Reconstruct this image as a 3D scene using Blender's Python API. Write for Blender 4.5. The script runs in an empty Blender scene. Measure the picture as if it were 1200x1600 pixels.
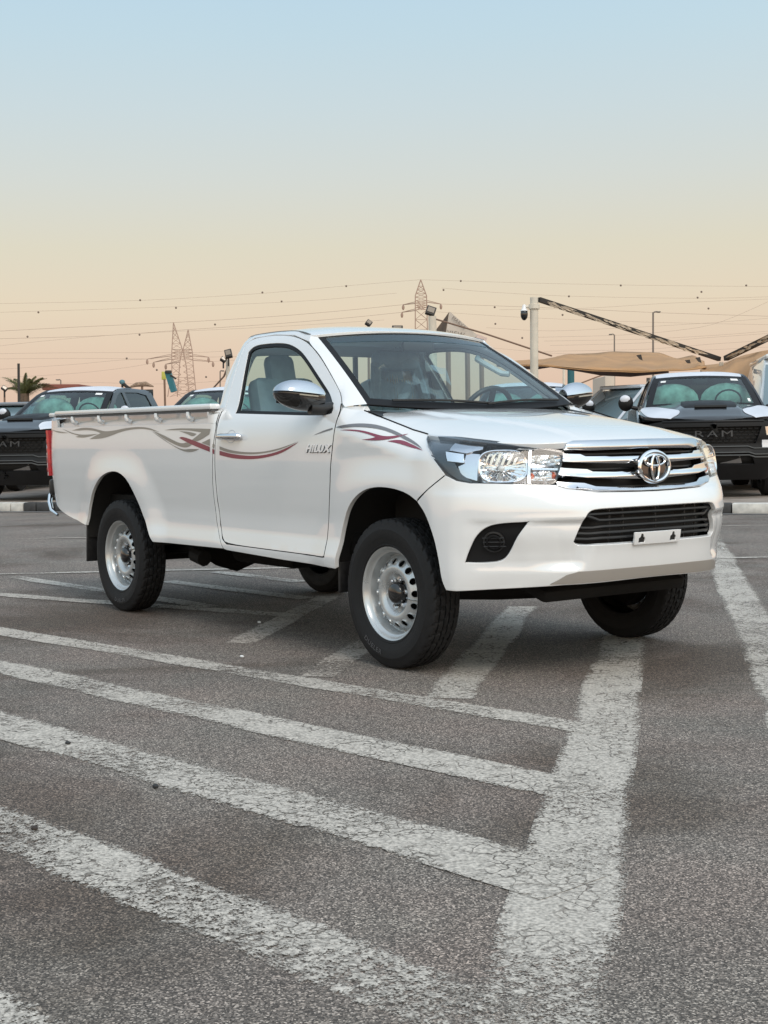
import bpy, bmesh, math, random
import numpy as np
from mathutils import Vector, Matrix
from mathutils.geometry import delaunay_2d_cdt
from math import radians as R, sin, cos, pi
SC = bpy.context.scene
COL = SC.collection
random.seed(7)
RNG = np.random.default_rng(7)

# ------------------------------------------------------------------ camera, world, sun, exposure
F_PX, CX, CY, CZ, YAW, PIT, ROL = 2243.476, 5.713445, -4.985715, 1.176958, 2.520941, -0.056545, -0.015756
fw = Vector((cos(YAW)*cos(PIT), sin(YAW)*cos(PIT), sin(PIT)))
rt = Vector((sin(YAW), -cos(YAW), 0)); up = rt.cross(fw)
rt2 = rt*cos(ROL)+up*sin(ROL); up2 = -rt*sin(ROL)+up*cos(ROL)
CAM = Vector((CX, CY, CZ))
cd = bpy.data.cameras.new('camera'); cam = bpy.data.objects.new('camera', cd); COL.objects.link(cam)
cd.sensor_fit = 'VERTICAL'; cd.sensor_height = 36; cd.sensor_width = 27; cd.lens = 36*F_PX/1600
cd.clip_start = .05; cd.clip_end = 4000
m = Matrix((rt2, up2, -fw)).transposed().to_4x4(); m.translation = CAM; cam.matrix_world = m
SC.camera = cam

SUN_AZ, SUN_EL = R(-12), R(46)
w = bpy.data.worlds.new('World'); SC.world = w; w.use_nodes = True
nt = w.node_tree; nt.nodes.clear(); N = nt.nodes.new; L = nt.links.new
out = N('ShaderNodeOutputWorld'); bg = N('ShaderNodeBackground'); L(bg.outputs[0], out.inputs[0])
tc = N('ShaderNodeTexCoord'); sx = N('ShaderNodeSeparateXYZ'); L(tc.outputs['Generated'], sx.inputs[0])
def s2l(c): return tuple(((v/255+.055)/1.055)**2.4 if v > 10 else v/255/12.92 for v in c)+(1,)
ramp = N('ShaderNodeValToRGB'); L(sx.outputs[2], ramp.inputs[0])
stops = [(0.0, (218, 183, 163)), (.045, (222, 194, 171)), (.085, (224, 206, 179)), (.125, (217, 209, 186)),
         (.17, (208, 211, 203)), (.215, (199, 212, 214)), (.26, (190, 212, 221)), (.30, (183, 210, 225)), (.5, (176, 199, 218)), (1, (168, 189, 211))]
el = ramp.color_ramp.elements
for i, (p, c) in enumerate(stops):
    e = el[i] if i < 2 else el.new(p)
    e.position = p; e.color = s2l(c)
# the western half of the sky, behind the camera, is brighter than the eastern half in view
dot = N('ShaderNodeVectorMath'); dot.operation = 'DOT_PRODUCT'; L(tc.outputs['Generated'], dot.inputs[0])
dot.inputs[1].default_value = (cos(SUN_AZ)*cos(R(38)), sin(SUN_AZ)*cos(R(38)), sin(R(38)))
mr = N('ShaderNodeMapRange'); mr.interpolation_type = 'SMOOTHSTEP'; L(dot.outputs['Value'], mr.inputs[0])
mr.inputs[1].default_value = -.55; mr.inputs[2].default_value = 1.0; gm = N('ShaderNodeMix'); gm.data_type = 'RGBA'; L(mr.outputs[0], gm.inputs[0]); gm.inputs[6].default_value = (1, 1, 1, 1); gm.inputs[7].default_value = (2.35, 2.12, 1.88, 1)
vm = N('ShaderNodeVectorMath'); vm.operation = 'MULTIPLY'; L(ramp.outputs[0], vm.inputs[0]); L(gm.outputs[2], vm.inputs[1])
sky = N('ShaderNodeTexSky'); sky.sky_type = 'NISHITA'; sky.sun_disc = False
sky.sun_elevation = SUN_EL; sky.sun_rotation = R(90)-SUN_AZ; sky.dust_density = 2.0
sk = N('ShaderNodeVectorMath'); sk.operation = 'SCALE'; L(sky.outputs[0], sk.inputs[0]); sk.inputs['Scale'].default_value = .012
ad = N('ShaderNodeVectorMath'); ad.operation = 'ADD'; L(vm.outputs[0], ad.inputs[0]); L(sk.outputs[0], ad.inputs[1])
L(ad.outputs[0], bg.inputs[0]); bg.inputs[1].default_value = 1.0

sd = bpy.data.lights.new('sun', 'SUN'); sd.energy = 1.45; sd.angle = R(26); sd.color = (1, .88, .76)
so = bpy.data.objects.new('sun', sd); COL.objects.link(so)
sv = Vector((cos(SUN_AZ)*cos(SUN_EL), sin(SUN_AZ)*cos(SUN_EL), sin(SUN_EL)))
so.rotation_euler = sv.to_track_quat('Z', 'Y').to_euler()
SC.view_settings.view_transform = 'Standard'; SC.view_settings.look = 'None'
SC.view_settings.exposure = 0.0; SC.view_settings.gamma = 1
SC.view_settings.use_curve_mapping = False

# ------------------------------------------------------------------ placing by distance from the viewpoint
def at(px, py, D):
    d = fw+rt2*((px-600)/F_PX)-up2*((py-800)/F_PX)
    return CAM+d*D

# ------------------------------------------------------------------ materials
MATS = {}
def mat(name, col, rough=.5, metal=0., coat=0., spec=.5, emit=None, noise=0., nscale=8., bump=0., bscale=60., trans=0., ior=1.45):
    if name in MATS: return MATS[name]
    M = bpy.data.materials.new(name); M.use_nodes = True; MATS[name] = M
    t = M.node_tree; b = t.nodes['Principled BSDF']
    c = tuple(col)+(1,)
    b.inputs['Base Color'].default_value = c
    b.inputs['Roughness'].default_value = rough; b.inputs['Metallic'].default_value = metal
    b.inputs['Specular IOR Level'].default_value = spec
    if coat: b.inputs['Coat Weight'].default_value = coat; b.inputs['Coat Roughness'].default_value = .03
    if trans: b.inputs['Transmission Weight'].default_value = trans; b.inputs['IOR'].default_value = ior
    if emit: b.inputs['Emission Color'].default_value = tuple(emit[:3])+(1,); b.inputs['Emission Strength'].default_value = emit[3]
    if noise or bump:
        tc = t.nodes.new('ShaderNodeTexCoord')
    if noise:
        n = t.nodes.new('ShaderNodeTexNoise'); n.inputs['Scale'].default_value = nscale; n.inputs['Detail'].default_value = 5
        t.links.new(tc.outputs['Object'], n.inputs['Vector'])
        mx = t.nodes.new('ShaderNodeMix'); mx.data_type = 'RGBA'; mx.blend_type = 'MULTIPLY'; mx.inputs[0].default_value = 1
        r = t.nodes.new('ShaderNodeMapRange'); r.inputs[1].default_value = .3; r.inputs[2].default_value = .7
        r.inputs[3].default_value = 1-noise; r.inputs[4].default_value = 1+noise*.4
        t.links.new(n.outputs[0], r.inputs[0]); mx.inputs[6].default_value = c
        t.links.new(r.outputs[0], mx.inputs[7]); t.links.new(mx.outputs[2], b.inputs['Base Color'])
        r2 = t.nodes.new('ShaderNodeMapRange'); r2.inputs[1].default_value = .3; r2.inputs[2].default_value = .7
        r2.inputs[3].default_value = max(0, rough-.06); r2.inputs[4].default_value = min(1, rough+.08)
        t.links.new(n.outputs[0], r2.inputs[0]); t.links.new(r2.outputs[0], b.inputs['Roughness'])
    if bump:
        n = t.nodes.new('ShaderNodeTexNoise'); n.inputs['Scale'].default_value = bscale; n.inputs['Detail'].default_value = 3
        t.links.new(tc.outputs['Object'], n.inputs['Vector'])
        bm_ = t.nodes.new('ShaderNodeBump'); bm_.inputs['Strength'].default_value = bump; bm_.inputs['Distance'].default_value = .01
        t.links.new(n.outputs[0], bm_.inputs['Height']); t.links.new(bm_.outputs[0], b.inputs['Normal'])
    return M
def glass(name, tint, refl=1.0, rough=.0):
    M = bpy.data.materials.new(name); M.use_nodes = True; MATS[name] = M
    t = M.node_tree; t.nodes.clear(); n = t.nodes.new
    o = n('ShaderNodeOutputMaterial'); mx = n('ShaderNodeMixShader'); tr = n('ShaderNodeBsdfTransparent'); gl = n('ShaderNodeBsdfGlossy')
    fr = n('ShaderNodeFresnel'); ge = n('ShaderNodeNewGeometry'); mi = n('ShaderNodeMapRange'); mi.inputs[3].default_value = 1.5; mi.inputs[4].default_value = 1/1.5
    t.links.new(ge.outputs['Backfacing'], mi.inputs[0]); t.links.new(mi.outputs[0], fr.inputs[0])
    tr.inputs[0].default_value = tuple(tint)+(1,); gl.inputs['Roughness'].default_value = rough
    k = n('ShaderNodeMath'); k.operation = 'MULTIPLY'; k.inputs[1].default_value = refl; k.use_clamp = True
    t.links.new(fr.outputs[0], k.inputs[0]); t.links.new(k.outputs[0], mx.inputs[0])
    t.links.new(tr.outputs[0], mx.inputs[1]); t.links.new(gl.outputs[0], mx.inputs[2]); t.links.new(mx.outputs[0], o.inputs[0])
    return M
WHITE = mat('white_paint', (.74, .745, .75), .20, coat=1.)
WHITE.node_tree.nodes['Principled BSDF'].inputs['Coat IOR'].default_value = 1.75
CHROME = mat('chrome', (.80, .81, .83), .06, metal=1.)
SATIN = mat('satin_chrome', (.62, .64, .68), .16, metal=1.)
FRIT = mat('glass_frit', (.004, .004, .005), .55, spec=.25)
BLACK = mat('black_plastic', (.012, .012, .013), .45, noise=.3, nscale=30)
GLOSSBLK = mat('gloss_black', (.008, .008, .009), .12, coat=.6)
DARK = mat('dark_cavity', (.010, .0095, .009), .8)
RUBBER = mat('tyre_rubber', (.010, .010, .011), .68, spec=.35, noise=.35, nscale=25, bump=.25, bscale=260)
STEEL = mat('wheel_silver', (.52, .54, .55), .30, metal=.55, noise=.08, nscale=12, coat=.3)
TAUPE = mat('decal_taupe', (.23, .215, .19), .38, coat=.5)
MAROON = mat('decal_maroon', (.20, .018, .045), .38, coat=.5)
GREYDEC = mat('decal_grey', (.14, .14, .15), .38, coat=.5)
SEATC = mat('seat_vinyl', (.27, .33, .38), .55, noise=.2, nscale=12)
INTER = mat('interior_plastic', (.15, .18, .19), .6, noise=.2, nscale=10)
GLASS = glass('window_glass', (.76, .90, .88), 1.2)
WGLASS = glass('windshield_glass', (.80, .93, .94), 1.25)
LENS = glass('lens', (.93, .95, .97), 1.1)
REDL = mat('red_lens', (.55, .012, .02), .12, coat=1., noise=.3, nscale=35)
AMBER = mat('amber_bulb', (.65, .09, .01), .2, coat=.6)
UNDER = mat('underbody', (.007, .0065, .006), .8, spec=.3, noise=.4, nscale=14)

# ------------------------------------------------------------------ object helpers
def link(name, me, material=None, parent=None):
    o = bpy.data.objects.new(name, me); COL.objects.link(o)
    if parent is not None: o.parent = parent
    if material is not None and me is not None:
        me.materials.clear()
        for mm in (material if isinstance(material, (list, tuple)) else [material]): me.materials.append(mm)
    return o
def tag(o, label=None, cat=None, group=None, kind=None):
    if label: o['label'] = label
    if cat: o['category'] = cat
    if group: o['group'] = group
    if kind: o['kind'] = kind
    return o
def empty(name, loc=(0, 0, 0), rz=0.):
    o = bpy.data.objects.new(name, None); COL.objects.link(o); o.location = loc; o.rotation_euler = (0, 0, rz); o.empty_display_size = .2
    return o
def mesh(name, V, Fc, smooth=True, mi=None):
    me = bpy.data.meshes.new(name); me.from_pydata([tuple(map(float, v)) for v in V], [], [tuple(map(int, f)) for f in Fc])
    if smooth: me.polygons.foreach_set('use_smooth', [True]*len(me.polygons))
    if mi is not None: me.polygons.foreach_set('material_index', mi)
    me.update(); return me
class MB:
    def __init__(s): s.V = []; s.F = []
    def add(s, V, F):
        n = len(s.V); s.V += [tuple(map(float, v)) for v in V]; s.F += [tuple(n+i for i in f) for f in F]; return s
    def box(s, c, d, rot=None, bev=0.):
        x, y, z = [v/2 for v in d]; M = rot or Matrix.Identity(3); c = Vector(c)
        if bev <= 0:
            P = [(sx_*x, sy*y, sz*z) for sx_ in (-1, 1) for sy in (-1, 1) for sz in (-1, 1)]
            return s.add([c+M@Vector(p) for p in P], [(0, 1, 3, 2), (4, 6, 7, 5), (0, 4, 5, 1), (2, 3, 7, 6), (0, 2, 6, 4), (1, 5, 7, 3)])
        bm = bmesh.new(); bmesh.ops.create_cube(bm, size=1)
        for v in bm.verts: v.co = Vector((v.co.x*2*x, v.co.y*2*y, v.co.z*2*z))
        bmesh.ops.bevel(bm, geom=bm.edges[:], offset=bev, segments=2, affect='EDGES', profile=.5)
        bm.verts.index_update()
        s.add([c+M@v.co for v in bm.verts], [[v.index for v in f.verts] for f in bm.faces]); bm.free(); return s
    def tube(s, path, r, n=8, cap=True):
        path = [Vector(p) for p in path]; rs = r if hasattr(r, '__len__') else [r]*len(path); V = []; F = []
        t0 = (path[1]-path[0]).normalized(); a = t0.orthogonal().normalized()
        for i, p in enumerate(path):
            t = (path[min(i+1, len(path)-1)]-path[max(i-1, 0)]).normalized()
            a = (a-t*a.dot(t)).normalized(); b = t.cross(a)
            V += [p+(a*cos(2*pi*k/n)+b*sin(2*pi*k/n))*rs[i] for k in range(n)]
        for i in range(len(path)-1):
            F += [(i*n+k, i*n+(k+1) % n, (i+1)*n+(k+1) % n, (i+1)*n+k) for k in range(n)]
        if cap: F += [tuple(range(n))[::-1], tuple(range((len(path)-1)*n, len(path)*n))]
        return s.add(V, F)
    def bar(s, p, q, w_, h_=None):
        p = Vector(p); q = Vector(q); d = q-p; h_ = h_ or w_
        M = d.to_track_quat('X', 'Z').to_matrix()
        return s.box((p+q)/2, (d.length, w_, h_), M)
    def lathe(s, prof, c=(0, 0, 0), axis='Y', n=48, sign=1):
        """prof: (r, offset along axis)"""
        V = []; F = []; c = Vector(c)
        for r, o in prof:
            for k in range(n):
                a = 2*pi*k/n; x, z = r*cos(a), r*sin(a)
                V.append(c+(Vector((x, o*sign, z)) if axis == 'Y' else Vector((x, z, o)) if axis == 'Z' else Vector((o*sign, x, z))))
        for i in range(len(prof)-1):
            for k in range(n):
                f = (i*n+k, i*n+(k+1) % n, (i+1)*n+(k+1) % n, (i+1)*n+k)
                F.append(f)
        return s.add(V, F)
    def sphere(s, c, r, n=16, m_=10):
        V = []; F = []; r = Vector(r) if hasattr(r, '__len__') else Vector((r, r, r)); c = Vector(c)
        for i in range(m_+1):
            th = pi*i/m_
            for k in range(n): V.append(c+Vector((r.x*sin(th)*cos(2*pi*k/n), r.y*sin(th)*sin(2*pi*k/n), r.z*cos(th))))
        for i in range(m_):
            for k in range(n): F.append((i*n+k, (i+1)*n+k, (i+1)*n+(k+1) % n, i*n+(k+1) % n))
        return s.add(V, F)
    def build(s, name, material, parent=None, smooth=True, recalc=True, angle=35):
        me = mesh(name, s.V, s.F, smooth)
        if recalc:
            bm = bmesh.new(); bm.from_mesh(me); bmesh.ops.remove_doubles(bm, verts=bm.verts, dist=1e-6)
            bmesh.ops.recalc_face_normals(bm, faces=bm.faces); bm.to_mesh(me); bm.free()
            if smooth: me.polygons.foreach_set('use_smooth', [True]*len(me.polygons))
        if smooth and angle and hasattr(me, 'set_sharp_from_angle'): me.set_sharp_from_angle(angle=R(angle))
        return link(name, me, material, parent)

def chaikin(pts, it=2, corner=52, closed=True):
    pts = [tuple(p) for p in pts]; n = len(pts)
    def ang(a, b, c):
        v = np.subtract(b, a); w_ = np.subtract(c, b)
        return abs(math.degrees(math.atan2(v[0]*w_[1]-v[1]*w_[0], v[0]*w_[0]+v[1]*w_[1])))
    fix = [ang(pts[i-1], pts[i], pts[(i+1) % n]) > corner for i in range(n)]
    for _ in range(it):
        P = []; Fx = []; n = len(pts)
        for i in range(n):
            a, b = pts[i], pts[(i+1) % n]
            if fix[i]: P.append(a); Fx.append(True)
            else: P.append(tuple(np.add(np.multiply(a, .75), np.multiply(b, .25)))); Fx.append(False)
            if not fix[(i+1) % n]: P.append(tuple(np.add(np.multiply(a, .25), np.multiply(b, .75)))); Fx.append(False)
        pts, fix = P, Fx
    return pts
def smo(pts, it=2):
    P = [tuple(p) for p in pts]
    for _ in range(it):
        Q = [P[0]]
        for a, b in zip(P[:-1], P[1:]):
            Q += [tuple(np.add(np.multiply(a, .75), np.multiply(b, .25))), tuple(np.add(np.multiply(a, .25), np.multiply(b, .75)))]
        P = Q+[P[-1]]
    return P
def dense(poly, step):
    out_ = []
    for i in range(len(poly)):
        a = np.array(poly[i], float); b = np.array(poly[(i+1) % len(poly)], float); k = max(1, int(math.ceil(np.hypot(*(b-a))/step)))
        out_ += [tuple(a+(b-a)*j/k) for j in range(k)]
    o2 = [out_[0]]
    for p in out_[1:]:
        if math.hypot(p[0]-o2[-1][0], p[1]-o2[-1][1]) > 1e-4: o2.append(p)
    return o2
def inside(P, poly):
    P = np.asarray(P); x, y = P[:, 0], P[:, 1]; r = np.zeros(len(P), bool); q = np.asarray(poly)
    for i in range(len(q)):
        x1, y1 = q[i-1]; x2, y2 = q[i]
        if y1 == y2: continue
        c = ((y1 > y) != (y2 > y)) & (x < (x2-x1)*(y-y1)/(y2-y1)+x1); r ^= c
    return r
def grid2d(outline, holes, st):
    polys = [dense(outline, st)]+[dense(h, st*.7) for h in holes]
    V = []; E = []
    for p in polys:
        n0 = len(V); V += p; E += [(n0+i, n0+(i+1) % len(p)) for i in range(len(p))]
    B = np.array(V); a0, b0 = B.min(0); a1, b1 = B.max(0)
    ga = np.arange(a0+st*.5, a1, st); gb = np.arange(b0+st*.5, b1, st)
    G = np.array([(a, b) for i, a in enumerate(ga) for b in gb]) if len(ga) and len(gb) else np.zeros((0, 2))
    if len(G):
        k = inside(G, polys[0])
        for h in polys[1:]: k &= ~inside(G, h)
        G = G[k]
        if len(G):
            dmin = np.full(len(G), 9.)
            for i in range(0, len(B), 200): dmin = np.minimum(dmin, np.hypot(G[:, None, 0]-B[None, i:i+200, 0], G[:, None, 1]-B[None, i:i+200, 1]).min(1))
            G = G[dmin > st*.45]
    VV = [Vector(v) for v in V]+[Vector(g) for g in G.tolist()]
    r = delaunay_2d_cdt(VV, E, [], 0, 1e-6)
    ov = np.array([tuple(v) for v in r[0]]); F = np.array([f for f in r[2] if len(f) == 3])
    c = ov[F].mean(1); k = inside(c, polys[0])
    for h in polys[1:]: k &= ~inside(c, h)
    F = F[k]
    a = ov[F[:, 0]]; b = ov[F[:, 1]]; cc = ov[F[:, 2]]
    ar = (b[:, 0]-a[:, 0])*(cc[:, 1]-a[:, 1])-(b[:, 1]-a[:, 1])*(cc[:, 0]-a[:, 0])
    F = F[np.abs(ar) > 1e-10]; ar = ar[np.abs(ar) > 1e-10]
    F[ar < 0] = F[ar < 0][:, ::-1]
    used = np.unique(F); rm = -np.ones(len(ov), int); rm[used] = np.arange(len(used))
    return ov[used], rm[F]
def panel(name, outline, fn, material, parent, off=0., thick=.014, holes=(), st=.03, rnd=.002, flip=False, sm=True, hsm=True):
    if sm: outline = chaikin(outline)
    holes = [chaikin(h) if hsm else h for h in holes]
    uv, F = grid2d(outline, holes, st)
    P = fn(uv[:, 0], uv[:, 1]); Nn = normals(fn, uv[:, 0], uv[:, 1])
    if flip: Nn = -Nn; F = F[:, ::-1]
    P = P+Nn*off
    V = [P]; NN = [Nn]; Fl = F.tolist(); n0 = len(P)
    if thick > 0:
        from collections import Counter
        ed = {}
        for f in F:
            for i in range(3): ed[(f[i], f[(i+1) % 3])] = 1
        bd = [e for e in ed if (e[1], e[0]) not in ed]
        outv = {}
        for a, b in bd:
            t = P[b]-P[a]; l = np.linalg.norm(t)
            if l < 1e-9: continue
            for v in (a, b):
                o = np.cross(t/l, Nn[v]); outv[v] = outv.get(v, 0)+o
        idx = {v: i for i, v in enumerate(outv)}; ks = list(outv)
        O = np.array([outv[k]/max(np.linalg.norm(outv[k]), 1e-9) for k in ks]); Pb = P[ks]; Nb = Nn[ks]
        V += [Pb+O*rnd-Nb*rnd, Pb+O*rnd-Nb*thick]; NN += [O, O]
        nb = len(ks)
        for a, b in bd:
            if a in idx and b in idx:
                i, j = idx[a], idx[b]
                Fl.append((a, n0+i, n0+j, b)); Fl.append((n0+i, n0+nb+i, n0+nb+j, n0+j))
    V = np.concatenate(V); NN = np.concatenate(NN)
    me = mesh(name, V, Fl)
    me.normals_split_custom_set_from_vertices([tuple(n) for n in NN.tolist()])
    return link(name, me, material, parent)
def textmesh(txt, size, depth=.004, spacing=1., shear=0., bold=0.):
    cu = bpy.data.curves.new('lettering', 'FONT'); cu.body = txt; cu.size = size; cu.extrude = depth; cu.space_character = spacing; cu.shear = shear
    cu.offset = bold; cu.align_x = 'CENTER'; cu.align_y = 'CENTER'; cu.resolution_u = 3
    o = bpy.data.objects.new('lettering', cu); COL.objects.link(o)
    dg = bpy.context.evaluated_depsgraph_get(); dg.update()
    me = bpy.data.meshes.new_from_object(o.evaluated_get(dg)); bpy.data.objects.remove(o); bpy.data.curves.remove(cu)
    return me
def copytree(o, parent=None):
    c = o.copy(); COL.objects.link(c); c.parent = parent
    for ch in [x for x in o.children]: copytree(ch, c)
    return c
def pchip(xs, ys, x):
    """monotone cubic, xs (n,), ys (n,...) , x (m,) -> (m,...)"""
    xs=np.asarray(xs,float); ys=np.asarray(ys,float); x=np.asarray(x,float)
    h=np.diff(xs); sh=(-1,)+(1,)*(ys.ndim-1)
    d=np.diff(ys,axis=0)/h.reshape(sh)
    m=np.zeros_like(ys)
    w1=(2*h[1:]+h[:-1]).reshape(sh); w2=(h[1:]+2*h[:-1]).reshape(sh)
    with np.errstate(divide='ignore',invalid='ignore'):
        hm=(w1+w2)/(w1/d[:-1]+w2/d[1:])
    m[1:-1]=np.where(d[:-1]*d[1:]>0,hm,0)
    m[0]=d[0]; m[-1]=d[-1]
    i=np.clip(np.searchsorted(xs,x)-1,0,len(xs)-2)
    hh=h[i]; t=(x-xs[i])/hh
    e=(slice(None),)+(None,)*(ys.ndim-1)
    tc=np.clip(t,0,1)[e]; hh=hh[e]
    r=(2*tc**3-3*tc**2+1)*ys[i]+(tc**3-2*tc**2+tc)*hh*m[i]+(-2*tc**3+3*tc**2)*ys[i+1]+(tc**3-tc**2)*hh*m[i+1]
    ex=(t[e]-tc)*hh
    return r+np.where(ex<0,ex*m[i],np.where(ex>0,ex*m[i+1],0))
def sstep(a,b,x):
    t=np.clip((x-a)/(b-a),0,1); return t*t*(3-2*t)
# ---- front wrap table
FU=[.35,.5,.65,.8,.95,1.1,1.3,1.57]
FR=[(.36,[(.35,-.86),(.49,-.845),(.62,-.79),(.72,-.70),(.79,-.58),(.835,-.44),(.86,-.25),(.87,0)]),
(.44,[(.35,-.897),(.495,-.885),(.63,-.83),(.745,-.74),(.825,-.61),(.865,-.46),(.89,-.265),(.90,0)]),
(.52,[(.35,-.903),(.50,-.890),(.64,-.840),(.76,-.750),(.845,-.620),(.885,-.467),(.912,-.27),(.922,0)]),
(.60,[(.35,-.905),(.50,-.890),(.64,-.838),(.760,-.748),(.848,-.620),(.893,-.465),(.925,-.268),(.935,0)]),
(.70,[(.35,-.905),(.5,-.892),(.64,-.842),(.765,-.755),(.857,-.628),(.910,-.470),(.943,-.27),(.953,0)]),
(.80,[(.35,-.905),(.5,-.893),(.645,-.845),(.77,-.757),(.860,-.628),(.905,-.468),(.940,-.27),(.950,0)]),
(.86,[(.35,-.905),(.5,-.890),(.640,-.838),(.757,-.745),(.838,-.612),(.880,-.458),(.915,-.265),(.925,0)]),
(.90,[(.35,-.903),(.497,-.882),(.630,-.822),(.738,-.723),(.795,-.590),(.835,-.448),(.878,-.26),(.897,0)]),
(.95,[(.35,-.900),(.495,-.876),(.622,-.810),(.718,-.705),(.772,-.575),(.812,-.440),(.855,-.258),(.875,0)]),
(1.03,[(.35,-.892),(.49,-.864),(.61,-.794),(.700,-.688),(.755,-.563),(.80,-.435),(.845,-.255),(.865,0)]),
(1.09,[(.35,-.870),(.480,-.835),(.593,-.765),(.680,-.665),(.735,-.548),(.78,-.425),(.825,-.25),(.845,0)]),
(1.13,[(.35,-.800),(.46,-.760),(.565,-.695),(.65,-.600),(.70,-.500),(.745,-.395),(.79,-.23),(.81,0)]),
(1.17,[(.35,-.68),(.43,-.66),(.52,-.60),(.60,-.52),(.65,-.44),(.69,-.35),(.73,-.20),(.75,0)])]
FZ=[r[0] for r in FR]; FT=np.array([r[1] for r in FR])  # (nz,nu,2)
FT[:,:,0]+=np.array([0,0,0,.002,.014,.026,.034,.036])[None]
FT[:,:,1]+=np.array([0,.006,.026,.038,.022,.006,0,0])[None]
FT[2:7,:,1]+=np.array([0,0,.008,.020,.028,.016,.004,0])[None]
FT[:3,:,1]+=np.array([0,0,.015,.024,.026,.012,0,0])[None]
FT[4:8,:,1]+=np.array([0,0,.004,.010,.012,.004,0,0])[None]
FT[1,:,1]+=np.array([0,0,.006,.014,.024,.016,0,0]); FT[5,:,1]+=np.array([0,0,.004,.012,.018,.008,0,0])
FT[:4,:,1]+=np.array([0,0,.020,.032,.028,.01,0,0])[None]
# ---- side profile
SZ=[.36,.44,.48,.52,.57,.63,.70,.80,.90,1.00,1.08,1.15,1.20,1.24,1.27,1.30,1.34,1.40,1.50,1.60,1.67,1.72,1.755,1.78]
SY=[.835,.868,.885,.890,.880,.868,.866,.874,.882,.886,.884,.878,.869,.857,.842,.820,.800,.776,.735,.690,.655,.622,.58,.50]
BZ=[.36,.44,.48,.52,.57,.63,.70,.80,.90,1.0,1.08,1.14,1.18,1.22,1.35]
BY=[.85,.872,.885,.890,.882,.872,.872,.880,.888,.892,.892,.890,.887,.884,.880]
EX=[-.60,-.42,-.25,-.10,.08,.20,.35,.5]; EZ=[1.31,1.292,1.262,1.225,1.18,1.155,1.135,1.12]   # fender/hood line height
def yside(x,z):
    x=np.asarray(x,float);z=np.asarray(z,float)
    cab=-pchip(SZ,SY,z); bed=-pchip(BZ,BY,z)
    y=cab+(bed-cab)*(1-sstep(-1.76,-1.70,x))*(1-sstep(1.305,1.315,z))
    y=y+.06*np.clip((-1.72-x)/.18,0,1)**2.5*sstep(1.305,1.315,z)
    # plan narrowing of the greenhouse to the front
    y=y+np.where(z>1.3,.045*np.clip((x+1.0)/.6,0,1)**1.5*sstep(1.30,1.40,z),0)
    # fender roll
    hs=pchip(EX,EZ,x)
    t=np.clip((z-(hs-.13))/.13,0,1.3)
    fen=-.888+.115*t**2.2
    wz=pchip(SZ,SY,np.minimum(z,1.1))
    fen=np.where(z<1.05,-wz,np.minimum(fen,-0.6)); 
    k=sstep(-.50,-.36,x)
    y=y*(1-k)+np.where(z<1.05,-wz,fen+(.888-.885)*(1-sstep(1.05,1.1,z)))*k
    # wheel-arch flares
    for cx in (0.01,-3.06):
        r=np.hypot(x-cx,(z-.40))
        y=y-.026*sstep(.74,.50,r)*sstep(1.1,.9,z)
    # rear end tuck of the bed in plan
    y=y+.045*np.clip((-4.0-x)/.25,0,1.1)**2.5
    return y
def front(u,z):
    # interpolate rows in z for each u
    T=pchip(FU,np.transpose(FT,(1,0,2)),u)   # (m,nz,2)
    out=np.empty((len(u),2))
    fz=np.array(FZ)
    # vectorised pchip across z per point
    h=np.diff(fz); d=np.diff(T,axis=1)/h[None,:,None]
    m=np.zeros_like(T)
    w1=(2*h[1:]+h[:-1])[None,:,None]; w2=(h[1:]+2*h[:-1])[None,:,None]
    with np.errstate(divide='ignore',invalid='ignore'):
        hm=(w1+w2)/(w1/d[:,:-1]+w2/d[:,1:])
    m[:,1:-1]=np.where(d[:,:-1]*d[:,1:]>0,hm,0); m[:,0]=d[:,0]; m[:,-1]=d[:,-1]
    i=np.clip(np.searchsorted(fz,z)-1,0,len(fz)-2); a=np.arange(len(u))
    hh=h[i][:,None]; t=((z-fz[i])/h[i])[:,None]; tc=np.clip(t,0,1)
    r=(2*tc**3-3*tc**2+1)*T[a,i]+(tc**3-2*tc**2+tc)*hh*m[a,i]+(-2*tc**3+3*tc**2)*T[a,i+1]+(tc**3-tc**2)*hh*m[a,i+1]
    ex=(t-tc)*hh
    return r+np.where(ex<0,ex*m[a,i],np.where(ex>0,ex*m[a,i+1],0))
def body(u,z):
    """outer skin of the truck, u runs from the tail along the right side, round the nose (u=1.57 centre) and back on the left"""
    u=np.atleast_1d(np.asarray(u,float)); z=np.atleast_1d(np.asarray(z,float))
    u,z=np.broadcast_arrays(u,z)
    mir=u>1.57; uu=np.where(mir,3.14-u,u)
    f=front(np.maximum(uu,.2),z)
    ys=yside(np.minimum(uu,.5),z)
    k=sstep(.20,.42,uu)
    # flare keeps on into the corner
    x=uu*(1-k)+f[:,0]*k; 
    fl=-.010*sstep(.70,.50,np.hypot(uu-.01,z-.40))*sstep(.3,.4,uu)*sstep(1.1,.9,z)
    y=ys*(1-k)+(f[:,1]+fl)*k
    x=np.where(uu<.2,uu,x)
    # bumper corner: lobe under the headlight, hollow below it around the fog lamp
    s=uu
    top=.735-.0*s
    fog=(.25*sstep(.56,.64,s)+.75*sstep(.78,.98,s))*sstep(1.19,1.06,s-.35*(z-.70))*sstep(.52,.56,z)*(1-sstep(top+.0,top+.035,z))
    dep=.030*fog
    ang=np.clip((s-.35)/1.22,0,1)*np.pi/2
    x=x-np.sin(ang)*dep; y=y+np.cos(ang)*dep
    y=np.where(mir,-y,y)
    return np.stack([x,y,z],1)
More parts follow.
